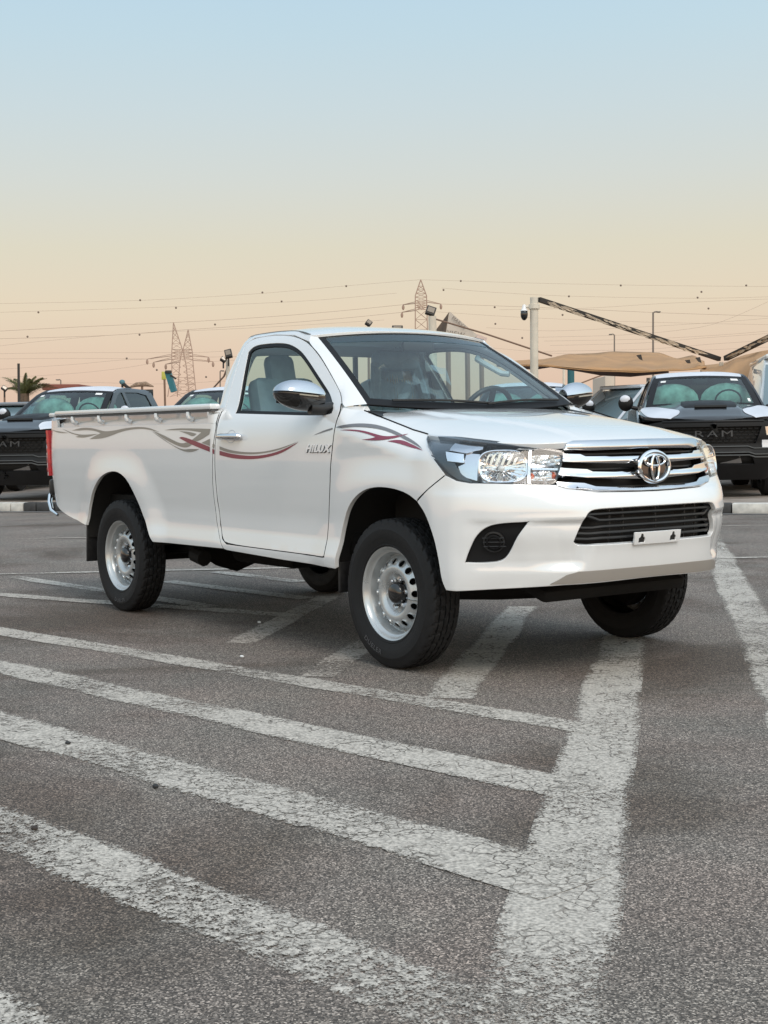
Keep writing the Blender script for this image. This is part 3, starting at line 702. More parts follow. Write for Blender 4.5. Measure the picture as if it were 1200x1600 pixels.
for sg in (-1, 1):
    MB().tube([Vector(roof(np.array([x]), np.array([sg*1.0]))[0])+Vector((0, sg*.002, -.001)) for x in np.linspace(-1.88, -1.07, 16)], .0045, 5).build('roof_moulding', mat('roof_seal', (.12, .12, .12), .5), T)
# cab back with rear window
def back(y, z):
    y = np.atleast_1d(y).astype(float); z = np.atleast_1d(z).astype(float); y, z = np.broadcast_arrays(y, z)
    return np.stack([-1.925+.03*sstep(1.45, 1.75, z)+.03*(y/.7)**2, y, z], 1)
wb = [(-.745, 1.0), (.745, 1.0), (.745, 1.35), (.70, 1.5), (.62, 1.66), (.56, 1.735), (-.56, 1.735), (-.62, 1.66), (-.70, 1.5), (-.745, 1.35)]
wr = [(-.62, 1.32), (.62, 1.32), (.60, 1.42), (.53, 1.63), (.49, 1.655), (-.49, 1.655), (-.53, 1.63), (-.60, 1.42)]
cb = panel('cab_back', wb, back, WHITE, T, thick=.03, holes=[wr], st=.05, sm=False, flip=True)
panel('rear_window', wr, back, GLASS, cb, off=-.008, thick=0, st=.1, sm=False, flip=True)
for y in (-.26, .26):
    MB().box((-1.915, y, 1.49), (.02, .028, .34)).build('rear_window_bar', BLACK, cb)

# --- mirrors
for sg in (-1, 1):
    k = 1
    mb = MB().tube([(-.60, sg*.800, 1.300), (-.60, sg*.87, 1.296), (-.61, sg*.93, 1.302)], [.035, .032, .036], 12)
    mr_ = mb.build('mirror', BLACK, T)
    def shell(name, z0, z1, mtr, grow=0., zb=None):
        V = []; F = []; n = 30; M_ = 14
        for j in range(M_+1):
            t = j/M_                       # along the width, 0 root 1 tip
            y = .855+t*.250
            hz = (.5+.5*sin(pi*min(1, (t+.12)/.95)))**.5 if False else (1-abs(2*(t-.42))**2.6*.55 if t < .42 else (1-((t-.42)/.60)**2.3)**.62 if t < 1 else .0)
            hx = (.55+.45*sin(pi*min(.5, t*.8)))*(1 if t < .8 else (1-((t-.8)/.21)**2)**.5)
            for q in range(n):
                a = 2*pi*q/n; cz = sin(a); cx_ = cos(a)
                V.append((-.615+cx_*.075*hx*(1+grow)+t*-.05, sg*y, 1.352+t*.032+(cz*.078 if cz > 0 else cz*.078)*hz*(1+grow)))
        for j in range(M_): F += [(j*n+q, j*n+(q+1) % n, (j+1)*n+(q+1) % n, (j+1)*n+q) for q in range(n)]
        F += [tuple(range(n)), tuple(range(M_*n, M_*n+n))]
        me = mesh(name, V, F); bm = bmesh.new(); bm.from_mesh(me)
        bmesh.ops.recalc_face_normals(bm, faces=bm.faces)
        pc = Vector((0, 0, 1.350)); pn = Vector((0, -sg*.10, 1)).normalized()
        for co, no, on in ((z0, pn, True), (z1, -pn, True)):
            if co is not None: bmesh.ops.bisect_plane(bm, geom=bm.verts[:]+bm.edges[:]+bm.faces[:], plane_co=Vector((0, sg*.95, co)), plane_no=no, clear_inner=True)
        bm.to_mesh(me); bm.free(); me.polygons.foreach_set('use_smooth', [True]*len(me.polygons)); me.set_sharp_from_angle(angle=R(50))
        return link(name, me, mtr, mr_)
    shell('mirror_housing', None, 1.372, GLOSSBLK, .01)
    shell('mirror_cap', 1.378, None, SATIN, .04)
    V = []; n = 30
    MB().tube([(-.543-.004*t, sg*(.92+.11*t), 1.360+.010*t) for t in np.linspace(0, 1, 8)], .004, 6).build('mirror_indicator', mat('indicator_clear', (.35, .30, .22), .15, coat=1), mr_)
    MB().add([(-.700, sg*.875, 1.305), (-.715, sg*1.07, 1.330), (-.715, sg*1.07, 1.415), (-.700, sg*.875, 1.42)], [(0, 1, 2, 3)]).build('mirror_glass', CHROME, mr_)
    # door handle
    zc = 1.157
    def sp(x, z, d): return Vector(body(np.array([x]), np.array([z]))[0])*Vector((1, -sg*1., 1)) + Vector((0, sg*d, 0)) if False else Vector((x, sg*(abs(body(np.array([x]), np.array([z]))[0][1])+d), z))
    cup = MB(); V = []; F = []; n = 28
    for j, (rr_, dd) in enumerate(((.042, .0008), (.030, -.006), (.0, -.016))):
        V += [sp(-1.535+rr_*1.25*cos(2*pi*q/n), zc+rr_*sin(2*pi*q/n)*.9, dd+.0015) for q in range(n)]
    for j in range(2): F += [(j*n+q, j*n+(q+1) % n, (j+1)*n+(q+1) % n, (j+1)*n+q) for q in range(n)]
    hd = MB().tube([sp(-1.655, zc-.002, .012), sp(-1.645, zc, .022), sp(-1.60, zc+.001, .030), sp(-1.53, zc+.001, .032), sp(-1.46, zc+.001, .030), sp(-1.415, zc, .022), sp(-1.402, zc-.002, .012)], [.010, .017, .020, .020, .020, .018, .010], 12).build('door_handle', CHROME, T)
    cup.add(V, F).build('handle_cup', mat('handle_cup', (.55, .56, .58), .25, coat=1), hd)
    # side badge
    me = textmesh('HILUX', .058, .002, 1.10, .25, .0024)
    cx_, cz_ = -.612, 1.088
    vs = [v.co.copy() for v in me.vertices]
    for v, c_ in zip(me.vertices, vs):
        x = cx_+(c_.x*1.25*(-sg)); z = cz_+c_.y*.92
        v.co = sp(x, z, .004+c_.z)
    me.materials.clear(); badge = link('side_badge', me, mat('badge_silver', (.80, .82, .85), .3, metal=.25, coat=1), T)
    me2 = me.copy(); me2.name = 'badge_shadow_edge'
    for v in me2.vertices: v.co += Vector((.002*(-sg), -sg*.003, -.0035))
    me2.materials.clear(); link('badge_shadow', me2, mat('badge_dark', (.05, .055, .06), .3), badge)  # dark copy of the letters set lower as their painted shadow

# --- decals
DEC = {
 'taupe': [
 [(-3.946, 1.228), (-3.875, 1.215), (-3.747, 1.193), (-3.609, 1.182), (-3.475, 1.183), (-3.335, 1.187), (-3.448, 1.172), (-3.58, 1.160), (-3.716, 1.168), (-3.649, 1.175), (-3.803, 1.194), (-3.889, 1.214)],
 [(-4.225, 1.228), (-4.093, 1.216), (-3.96, 1.206), (-3.83, 1.196), (-3.972, 1.196), (-4.086, 1.208)],
 [(-3.777, 1.213), (-3.613, 1.231), (-3.453, 1.229), (-3.297, 1.209), (-3.207, 1.201), (-3.07, 1.207), (-2.901, 1.222), (-2.69, 1.227), (-2.553, 1.217), (-2.417, 1.189), (-2.552, 1.206), (-2.69, 1.216), (-2.877, 1.208), (-3.02, 1.192), (-3.141, 1.170), (-3.29, 1.153), (-3.472, 1.152), (-3.358, 1.178), (-3.295, 1.190), (-3.374, 1.206), (-3.532, 1.215), (-3.667, 1.211)],
 [(-2.518, 1.200), (-2.371, 1.173), (-2.175, 1.125), (-2.100, 1.118), (-2.045, 1.128), (-1.988, 1.111), (-2.05, 1.093), (-2.143, 1.099), (-2.26, 1.124), (-2.392, 1.159)],
 [(-2.54, 1.200), (-2.414, 1.158), (-2.281, 1.118), (-2.154, 1.083), (-2.051, 1.066), (-1.969, 1.069), (-1.898, 1.084), (-2.009, 1.087), (-2.081, 1.081), (-2.174, 1.093), (-2.292, 1.124), (-2.392, 1.157)],
 [(-2.357, 1.202), (-2.183, 1.213), (-1.765, 1.204), (-1.775, 1.172), (-1.918, 1.128), (-1.989, 1.139), (-1.873, 1.184), (-2.057, 1.200), (-2.245, 1.2005)],
 [(-2.16, 1.194), (-2.035, 1.190), (-1.932, 1.176), (-1.981, 1.158), (-2.055, 1.177)],
 [(-1.765, 1.146), (-1.868, 1.122), (-1.765, 1.103)],
 [(-1.663, 1.101), (-1.536, 1.078), (-1.353, 1.067), (-1.177, 1.069), (-1.007, 1.088), (-.871, 1.112), (-.798, 1.130), (-.897, 1.102), (-1.035, 1.075), (-1.206, 1.058), (-1.383, 1.055), (-1.567, 1.065), (-1.662, 1.083)],
 [(-1.7215, 1.112), (-1.7225, 1.092), (-1.738, 1.096), (-1.737, 1.115)]],
 'maroon': [
 [(-2.115, 1.162), (-1.949, 1.134), (-1.765, 1.098), (-1.767, 1.069), (-1.948, 1.103), (-2.05, 1.125), (-2.155, 1.153)],
 [(-1.662, 1.076), (-1.536, 1.058), (-1.323, 1.046), (-1.148, 1.052), (-.979, 1.077), (-.800, 1.124), (-.951, 1.067), (-1.119, 1.040), (-1.293, 1.027), (-1.505, 1.031), (-1.661, 1.050)],
 [(-1.722, 1.082), (-1.722, 1.056), (-1.738, 1.060), (-1.738, 1.086)],
 [(-.411, 1.184), (-.3, 1.186), (-.2, 1.178), (-.094, 1.157), (-.036, 1.148), (.03, 1.151), (.086, 1.160), (.056, 1.145), (.006, 1.136), (-.053, 1.130), (-.124, 1.129), (-.202, 1.134), (-.129, 1.139), (-.1, 1.146), (-.165, 1.162), (-.244, 1.175), (-.323, 1.180)],
 [(-.005, 1.125), (.043, 1.131), (.093, 1.129), (.176, 1.107), (.281, 1.080), (.189, 1.092), (.087, 1.113)]],
 'grey': [
 [(-.455, 1.199), (-.368, 1.211), (-.279, 1.216), (-.184, 1.211), (-.108, 1.198), (-.022, 1.178), (.045, 1.159), (.12, 1.138), (.197, 1.113), (.274, 1.085), (.173, 1.112), (.101, 1.132), (.026, 1.154), (-.053, 1.174), (-.13, 1.188), (-.219, 1.197), (-.311, 1.199), (-.416, 1.193)],
 [(-.661, 1.159), (-.562, 1.184), (-.488, 1.196), (-.485, 1.188), (-.554, 1.176)]]}
for s_, mm in BOTH:
    for k_, L_ in DEC.items():
        for p in L_:
            panel('decal', mm(p), body, {'taupe': TAUPE, 'maroon': MAROON, 'grey': GREYDEC}[k_], T, off=.0018, thick=0, st=.012, sm=True)

# --- tail lights, tailgate, rear bumper, bed
for s_, mm in BOTH:
    sg = -1 if s_ == 0 else 1
    TL = [(-4.268, 1.215), (-4.243, 1.16), (-4.222, 1.05), (-4.214, .95), (-4.235, .89), (-4.29, .888), (-4.33, .90), (-4.335, 1.20)]
    tl = MB()
    V = []; F = []; zs = np.linspace(.888, 1.218, 14)
    for z in zs:
        t = (z-.888)/.33; d = -4.222-.045*max(0, (t-.25))**1.2
        ed = -4.318-.012*sin(pi*t)+.05*max(0, t-.55)**1.3
        for (x, y) in ((d, .866), (d-.02, .874), (ed+.03, .862), (ed, .835), (ed, .76), (ed+.06, .74)): V.append((x, sg*(y), z))
    for j in range(len(zs)-1): F += [(j*6+i, j*6+(i+1) % 6, (j+1)*6+(i+1) % 6, (j+1)*6+i) for i in range(6)]
    F += [tuple(range(6)), tuple(range((len(zs)-1)*6, len(zs)*6))]
    t_ = tl.add(V, F).build('tail_light', REDL, T)
    for z in (.93, 1.0, 1.07, 1.14):
        MB().box((-4.272, sg*.862, z), (.045, .010, .035), bev=.004).build('tail_light_reflector', mat('red_deep', (.28, .01, .015), .3, noise=.5, nscale=60), t_)
tg = MB().box((-4.285, 0, 1.03), (.035, 1.50, .50), bev=.012).build('tailgate', WHITE, T)
rb = MB().box((-4.285, 0, .66), (.16, 1.50, .05), bev=.01)
rb.build('rear_bumper', BLACK, T)
for sg in (-1, 1):
    MB().tube([(-4.34, sg*.74, .80), (-4.335, sg*.80, .775), (-4.315, sg*.835, .74), (-4.27, sg*.86, .69), (-4.20, sg*.875, .635), (-4.10, sg*.872, .606)], [.009, .015, .017, .017, .015, .009], 10).build('rear_bumper_end', CHROME, T)
    MB().box((-4.28, sg*.80, .80), (.07, .10, .12), bev=.02).build('bumper_corner', BLACK, T)
MB().box((-3.1, 0, 1.02), (2.32, 1.60, .02)).build('bed_floor', WHITE, T)
MB().box((-1.965, 0, 1.17), (.03, 1.60, .28)).build('bed_front_wall', WHITE, T)
for sg in (-1, 1): MB().box((-3.1, sg*.80, 1.17), (2.32, .02, .28)).build('bed_inner_side', WHITE, T)
# --- chassis
b = MB()
for sg in (-1, 1):
    b.box((-1.9, sg*.42, .50), (4.6, .09, .15), bev=.01)
b.box((-.2, 0, .52), (1.1, .80, .10)); b.box((.42, 0, .42), (.50, .72, .05), bev=.01)
b.build('chassis', UNDER, T)
MB().box((-1.2, 0, .60), (1.5, 1.56, .14), bev=.02).build('cab_underside', UNDER, T)
MB().box((-3.0, 0, .70), (2.4, 1.5, .14)).build('bed_underside', UNDER, T)
MB().tube([(-3.06, -.70, .373), (-3.06, -.25, .373), (-3.06, -.14, .373), (-3.06, 0, .373), (-3.06, .14, .373), (-3.06, .25, .373), (-3.06, .70, .373)], [.045, .05, .12, .165, .12, .05, .045], 14).build('rear_axle', UNDER, T)
MB().tube([(.01, -.70, .373), (.01, -.2, .36), (.01, .2, .36), (.01, .70, .373)], [.04, .07, .09, .04], 12).build('front_axle', UNDER, T)
MB().box((-2.1, -.10, .44), (.75, .55, .20), bev=.05).build('fuel_tank', UNDER, T)
MB().tube([(-3.8, .45, .50), (-2.6, .30, .42), (-1.6, .25, .40), (-.7, .25, .40)], .035, 10).build('exhaust_pipe', UNDER, T)
MB().tube([(-1.3, 0, .45), (-.9, 0, .42), (-.5, 0, .43)], [.09, .17, .15], 12).build('gearbox', UNDER, T)
MB().tube([(-1.3, 0, .45), (-3.0, 0, .40)], .04, 10).build('drive_shaft', UNDER, T)
for sg in (-1, 1):
    MB().tube([(-3.75, sg*.52, .55), (-3.4, sg*.52, .42), (-3.06, sg*.52, .40), (-2.7, sg*.52, .42), (-2.35, sg*.52, .52)], .03, 8).build('leaf_spring', UNDER, T)
    MB().tube([(-2.30, sg*.72, .42), (-2.18, sg*.72, .40)], .05, 10).build('spring_hanger', UNDER, T)
    MB().tube([(.05, sg*.50, .40), (.0, sg*.52, .80)], .05, 10).build('front_shock', mat('spring_tan', (.10, .07, .045), .6), T)
MB().box((.60, 0, .41), (.20, .96, .07), Matrix.Rotation(R(18), 3, 'Y'), bev=.03).build('skid_plate', UNDER, T)
# inner cab walls that keep the light out
for sg in (-1, 1):
    MB().box((-1.12, sg*.80, .93), (1.18, .03, .62)).build('door_lining', INTER, T)
# --- interior
MB().box((-1.2, 0, .70), (1.40, 1.5, .04)).build('cab_floor', INTER, T)
def dash(u, v):
    pass
b = MB(); V = []; F = []; n = 24
prof = [(-.40, 1.268), (-.52, 1.285), (-.66, 1.282), (-.74, 1.262), (-.78, 1.20), (-.74, 1.05), (-.66, .90)]
for x, z in prof:
    for k in range(n+1):
        y = -.70+1.4*k/n; V.append((x+.10*(1-(y/.7)**2)*(x > -.45), y, z+(.045*math.exp(-((y-.38)/.17)**2) if z > 1.2 else 0)))
for j in range(len(prof)-1): F += [(j*(n+1)+k, j*(n+1)+k+1, (j+1)*(n+1)+k+1, (j+1)*(n+1)+k) for k in range(n)]
b.add(V, F).build('dashboard', INTER, T)
def seat(y, w_, cover=None, hr=True):
    st = MB().box((-1.40, y, 1.00), (.50, w_, .16), bev=.05).build('seat', SEATC, T)
    M_ = Matrix.Rotation(R(-14), 3, 'Y')
    MB().box((-1.70, y, 1.24), (.15, w_, .54), M_, bev=.06).build('seat_back', SEATC if cover is None else cover, st)
    if hr: MB().box((-1.765, y, 1.545), (.10, w_*.44, .20), M_, bev=.045).build('headrest', SEATC, st)
    return st
seat(-.40, .44); seat(.42, .46)
# driver seat back: pleated brown cover under a clear wrap
V = []; F = []; n = 60
for j, z in enumerate((1.10, 1.28, 1.45, 1.56)):
    for k in range(n+1):
        q_ = k/n; y = .29+.26*q_*(1-.16*j/3)+.02*j
        V.append((-1.60-.045*j+.012*sin(k*1.25+j*.3)+.006*sin(k*2.7+j), y, z))
for j in range(3): F += [(j*(n+1)+k, j*(n+1)+k+1, (j+1)*(n+1)+k+1, (j+1)*(n+1)+k) for k in range(n)]
cv = MB().add(V, F).build('pleated_cover', mat('cover_brown', (.80, .62, .42), .5, noise=.6, nscale=9), T)
for sy in (-1, 1): MB().tube([(-1.58, .42+sy*.21, 1.10), (-1.64, .42+sy*.20, 1.35), (-1.70, .42+sy*.15, 1.60)], .035, 8).build('cover_edge', SEATC, T)
MB().box((-1.70, .42, 1.62), (.12, .34, .13), bev=.05).build('cover_edge', SEATC, T)
V = []; F = []
for j in range(9):
    for k in range(13):
        V.append((-1.50-.06*j/8+.03*sin(j*1.7+k*.9), .12+.62*k/12+.015*sin(j*2.), 1.22+.05*j-.05*abs(k-6)/6+.012*sin(k*3.+j)))
for j in range(8): F += [(j*13+k, j*13+k+1, (j+1)*13+k+1, (j+1)*13+k) for k in range(12)]
MB().add(V, F).build('clear_wrap', glass('clear_wrap', (.86, .89, .89), 2.5, .10), T)
sw = Vector((-.78, .40, 1.245)); sn = Vector((-1, 0, .45)).normalized(); sy = Vector((0, 1, 0)); sz = sn.cross(sy)
wheel_ = MB().tube([sw+sy*.185*cos(2*pi*k/40)+sz*.185*sin(2*pi*k/40) for k in range(41)], .015, 8, cap=False).build('steering_wheel', BLACK, T)
MB().box(sw-sn*.01, (.05, .13, .11), bev=.02).build('steering_hub', BLACK, wheel_)
for a in (0, pi, -pi/2): MB().bar(sw-sn*.01, sw+sy*.18*cos(a)+sz*.18*sin(a), .03, .02).build('steering_spoke', BLACK, wheel_)
MB().box((-.90, .0, 1.655), (.03, .22, .06), bev=.012).build('rear_view_mirror', BLACK, T)
for sg in (-1, 1):
    MB().tube([(-.80, sg*.60, 1.50), (-.84, sg*.575, 1.505), (-.96, sg*.56, 1.56), (-1.04, sg*.55, 1.60), (-1.06, sg*.575, 1.61)], .017, 8).build('grab_handle', mat('trim_pale', (.62, .64, .64), .5), T)
    MB().tube([(-1.72, sg*.70, 1.55), (-1.70, sg*.735, 1.3), (-1.65, sg*.75, 1.1)], .012, 6).build('seat_belt', mat('belt', (.10, .10, .10), .8), T)
MB().box((-1.45, 0, 1.722), (.75, .98, .02), bev=.008).build('headliner', mat('headliner', (.40, .42, .42), .8), T)

# --- wheels
R_T, HW = .373, .113
def tyre_mesh():
    prof = []   # (radius, axial offset from the wheel plane, tread flag); outer face positive
    side = [(.232, .088), (.236, .101), (.243, .105), (.246, .103), (.262, .111), (.278, .1145), (.281, .1165), (.320, .1165), (.323, .1135), (.338, .1105), (.342, .1075), (.352, .1055), (.362, .099)]
    NA = 216
    tread = []
    ribs = [(-.090, -.062), (-.052, -.022), (-.012, .012), (.022, .052), (.062, .090)]
    V = []; F = []
    rows = []
    for r, o in side: rows.append((r, o, 0))
    xs = []
    pts = [(.0965, 2)]
    tr = []
    for a, b in ribs[::-1]:
        tr += [(b, 1), ((a+b)/2+.006, 1), (a, 1), (a-.0015, -1), (a-.0085, -1)]
    tr = tr[:-2]
    for o, fl in tr: rows.append((R_T-.004*(o/.09)**2, o, fl))
    for r, o in side[::-1]: rows.append((r, -o, 0))
    rows.append((.232, -.088, 0))
    for j, (r, o, fl) in enumerate(rows):
        for k in range(NA):
            rr_ = r
            ph = k+ (3 if o > .03 else 0)*(1 if o > 0 else 0)+int(o*120)
            if fl == -1: rr_ = r-.0095
            elif fl == 1:
                if abs(o) > .055: rr_ = r-(.009 if ph % 6 == 0 else 0)
                else: rr_ = r-(.008 if (ph % 6 == 3) else 0)
            elif r > .350: rr_ = r-(.006 if ph % 6 == 0 else 0)
            a = 2*pi*k/NA
            V.append((rr_*cos(a), -(o-.117)*.79-.117, rr_*sin(a)))
    for j in range(len(rows)-1):
        F += [(j*NA+k, (j+1)*NA+k, (j+1)*NA+(k+1) % NA, j*NA+(k+1) % NA) for k in range(NA)]
    me = mesh('tyre', V, F); me.set_sharp_from_angle(angle=R(32)); return me
def polar(fn_prof):
    def fn(a, r):
        a = np.atleast_1d(a).astype(float); r = np.atleast_1d(r).astype(float); a, r = np.broadcast_arrays(a, r)
        th = a/.15
        return np.stack([r*np.cos(th), -fn_prof(r), r*np.sin(th)], 1)
    return fn
def wheel_parts():
    W = {}
    W['wheel'] = tyre_mesh()
    # rim: flange and barrel
    b = MB().lathe([(.228, .085), (.236, .096), (.232, .101), (.226, .098), (.221, .090), (.217, .078), (.212, .074), (.205, .070), (.199, .052), (.196, .030), (.192, .012)], n=96, sign=-1)
    o = b.build('rim', STEEL, None); W['rim'] = o.data; bpy.data.objects.remove(o)
    # disc with 16 holes
    pf = lambda r: pchip([.045, .070, .076, .088, .104, .118, .130, .145, .165, .178, .190], [.028, .028, .030, .042, .066, .073, .072, .064, .050, .036, .020], r)
    holes = []
    for k in range(16):
        a = 2*pi*(k+.5)/16; holes.append([((a+.0175*cos(q)/.154)*.15, .155+.0165*sin(q)) for q in np.linspace(0, 2*pi, 13)[:-1]])
    o = panel('wheel_disc', [(0.0, .045), (2*pi*.15, .045), (2*pi*.15, .190), (0.0, .190)], polar(pf), STEEL, None, holes=holes, st=.011, sm=False, hsm=False, thick=.008, rnd=.0015, flip=False)
    W['wheel_disc'] = o.data; bpy.data.objects.remove(o)
    o = MB().lathe([(.066, .020), (.066, .032), (.060, .036)], n=40, sign=-1).lathe([(.056, .03), (.056, .060), (.048, .076), (.034, .084), (.0, .086)], n=40, sign=-1).build('hub_cap', GLOSSBLK, None); W['hub_cap'] = o.data; bpy.data.objects.remove(o)
    o = MB().lathe([(.0, .052), (.007, .052), (.0095, .048), (.0105, .028)], n=6, sign=-1).build('lug_nut', CHROME, None); W['lug_nut'] = o.data; bpy.data.objects.remove(o)
    o = MB().lathe([(.19, -.08), (.192, .006), (.0, .006)], n=32, sign=-1).build('brake_drum', UNDER, None); W['brake_drum'] = o.data; bpy.data.objects.remove(o)
    me = textmesh('DUELER', .040, .001, 1.15, 0, .0006)
    for v in me.vertices:
        x, y, z = v.co; rr_ = .300-y*.85; a = -pi/2-.30+x/.300
        v.co = (rr_*cos(a), -(.1178-abs(rr_-.303)*.04+abs(z)), rr_*sin(a))
    W['sidewall_lettering'] = me
    return W
WP = wheel_parts()
LETT = mat('sidewall_print', (.17, .17, .18), .5)
MW = {'wheel': RUBBER, 'rim': STEEL, 'wheel_disc': STEEL, 'hub_cap': GLOSSBLK, 'lug_nut': CHROME, 'brake_drum': UNDER, 'sidewall_lettering': LETT}
for k_, me in WP.items():
    me.materials.clear(); me.materials.append(MW[k_])
def add_wheel(x, side, roll):
    o = link('wheel', WP['wheel'], None, T); o.location = (x, side*.767, R_T); o.rotation_euler = (0, R(roll), 0 if side < 0 else pi)
    for k_ in ('rim', 'wheel_disc', 'hub_cap', 'brake_drum', 'sidewall_lettering'): link(k_, WP[k_], None, o)
    for k in range(6):
        n_ = link('lug_nut', WP['lug_nut'], None, o); a = 2*pi*k/6+.3; n_.location = (.071*cos(a), -.006, .071*sin(a)); n_.scale = (1.25, 1, 1.25)
for x, side, roll in ((-.012, -1, 8), (-3.082, -1, -20), (-.012, 1, 40), (-3.082, 1, 70)): add_wheel(x, side, roll)
# ------------------------------------------------------------------ ground
def ground_mats():
    def base(t, tc):
        n = t.nodes.new; l = t.links.new
        v = n('ShaderNodeTexVoronoi'); v.inputs['Scale'].default_value = 215; l(tc.outputs['Object'], v.inputs['Vector'])
        sp = n('ShaderNodeSeparateColor'); l(v.outputs['Color'], sp.inputs[0])
        r = n('ShaderNodeValToRGB'); l(sp.outputs[0], r.inputs[0]); e = r.color_ramp.elements
        e[0].position = 0; e[0].color = (.046, .040, .036, 1); e[1].position = 1; e[1].color = (.52, .465, .42, 1)
        for p, c in ((.30, (.085, .074, .067, 1)), (.62, (.165, .145, .131, 1)), (.84, (.28, .247, .222, 1))):
            q = e.new(p); q.color = c
        nz = n('ShaderNodeTexNoise'); nz.inputs['Scale'].default_value = 260; nz.inputs['Detail'].default_value = 2; l(tc.outputs['Object'], nz.inputs['Vector'])
        m1 = n('ShaderNodeMapRange'); m1.inputs[1].default_value = .3; m1.inputs[2].default_value = .7; m1.inputs[3].default_value = .70; m1.inputs[4].default_value = 1.30; l(nz.outputs[0], m1.inputs[0])
        n2 = n('ShaderNodeTexNoise'); n2.inputs['Scale'].default_value = .9; n2.inputs['Detail'].default_value = 6; l(tc.outputs['Object'], n2.inputs['Vector'])
        m2 = n('ShaderNodeMapRange'); m2.inputs[1].default_value = .3; m2.inputs[2].default_value = .7; m2.inputs[3].default_value = .86; m2.inputs[4].default_value = 1.12; l(n2.outputs[0], m2.inputs[0])
        mu = n('ShaderNodeMath'); mu.operation = 'MULTIPLY'; l(m1.outputs[0], mu.inputs[0]); l(m2.outputs[0], mu.inputs[1])
        # broad brownish and greenish tints
        n3 = n('ShaderNodeTexNoise'); n3.inputs['Scale'].default_value = 1.7; n3.inputs['Detail'].default_value = 3; l(tc.outputs['Object'], n3.inputs['Vector'])
        tr = n('ShaderNodeValToRGB'); l(n3.outputs[0], tr.inputs[0]); q = tr.color_ramp.elements
        q[0].position = .35; q[0].color = (1.0, .995, .96, 1); q[1].position = .65; q[1].color = (1.06, .98, .94, 1)
        a = n('ShaderNodeVectorMath'); a.operation = 'MULTIPLY'; l(r.outputs[0], a.inputs[0]); l(tr.outputs[0], a.inputs[1])
        n4 = n('ShaderNodeTexNoise'); n4.inputs['Scale'].default_value = .45; n4.inputs['Detail'].default_value = 7; n4.inputs['Roughness'].default_value = .62; n4.inputs['Distortion'].default_value = .6; l(tc.outputs['Object'], n4.inputs['Vector'])
        st_ = n('ShaderNodeValToRGB'); l(n4.outputs[0], st_.inputs[0]); q = st_.color_ramp.elements
        q[0].position = .38; q[0].color = (.56, .50, .45, 1); q[1].position = .50; q[1].color = (1, 1, 1, 1)
        q = q.new(.68); q.color = (1.12, 1.10, 1.08, 1)
        a2 = n('ShaderNodeVectorMath'); a2.operation = 'MULTIPLY'; l(a.outputs[0], a2.inputs[0]); l(st_.outputs[0], a2.inputs[1]); a = a2
        mg = n('ShaderNodeMath'); mg.operation = 'MULTIPLY'; mg.inputs[1].default_value = .95; l(mu.outputs[0], mg.inputs[0])
        b = n('ShaderNodeVectorMath'); b.operation = 'SCALE'; l(a.outputs[0], b.inputs[0]); l(mg.outputs[0], b.inputs['Scale'])
        bu = n('ShaderNodeBump'); bu.inputs['Strength'].default_value = .7; bu.inputs['Distance'].default_value = .004
        ah = n('ShaderNodeMath'); ah.operation = 'ADD'; l(v.outputs['Distance'], ah.inputs[0]); l(nz.outputs[0], ah.inputs[1]); l(ah.outputs[0], bu.inputs['Height'])
        return b, bu
    A = bpy.data.materials.new('asphalt'); A.use_nodes = True; t = A.node_tree; p = t.nodes['Principled BSDF']; tc = t.nodes.new('ShaderNodeTexCoord')
    b, bu = base(t, tc); t.links.new(b.outputs[0], p.inputs['Base Color']); t.links.new(bu.outputs[0], p.inputs['Normal']); p.inputs['Roughness'].default_value = .82
    # paint: worn and cracked, missing where rubbed off
    def paint(name, wear, col):
        M = bpy.data.materials.new(name); M.use_nodes = True; t = M.node_tree; p = t.nodes['Principled BSDF']; n = t.nodes.new; l = t.links.new
        tc = n('ShaderNodeTexCoord'); p.inputs['Roughness'].default_value = .75
        # edge raggedness from the strip's own width coordinate
        sx_ = n('ShaderNodeSeparateXYZ'); l(tc.outputs['UV'], sx_.inputs[0])
        ed = n('ShaderNodeMath'); ed.operation = 'SUBTRACT'; l(sx_.outputs[1], ed.inputs[0]); ed.inputs[1].default_value = .5
        ab = n('ShaderNodeMath'); ab.operation = 'ABSOLUTE'; l(ed.outputs[0], ab.inputs[0])
        nz = n('ShaderNodeTexNoise'); nz.inputs['Scale'].default_value = 30; nz.inputs['Detail'].default_value = 6; nz.inputs['Roughness'].default_value = .7; l(tc.outputs['Object'], nz.inputs['Vector'])
        e1 = n('ShaderNodeMapRange'); e1.inputs[1].default_value = .36; e1.inputs[2].default_value = .5; e1.inputs[3].default_value = 0; e1.inputs[4].default_value = .24; l(ab.outputs[0], e1.inputs[0])
        # fine grain wear
        gz = n('ShaderNodeTexNoise'); gz.inputs['Scale'].default_value = 150; gz.inputs['Detail'].default_value = 3; l(tc.outputs['Object'], gz.inputs['Vector'])
        bz = n('ShaderNodeTexNoise'); bz.inputs['Scale'].default_value = 1.3; bz.inputs['Detail'].default_value = 3; l(tc.outputs['Object'], bz.inputs['Vector'])
        s1 = n('ShaderNodeMath'); s1.operation = 'MULTIPLY_ADD'; l(nz.outputs[0], s1.inputs[0]); s1.inputs[1].default_value = .9; 
        g1 = n('ShaderNodeMath'); g1.operation = 'MULTIPLY'; l(gz.outputs[0], g1.inputs[0]); g1.inputs[1].default_value = .7; l(g1.outputs[0], s1.inputs[2])
        s2 = n('ShaderNodeMath'); s2.operation = 'MULTIPLY_ADD'; l(bz.outputs[0], s2.inputs[0]); s2.inputs[1].default_value = .9; l(s1.outputs[0], s2.inputs[2])
        s3 = n('ShaderNodeMath'); s3.operation = 'SUBTRACT'; l(s2.outputs[0], s3.inputs[0]); l(e1.outputs[0], s3.inputs[1])
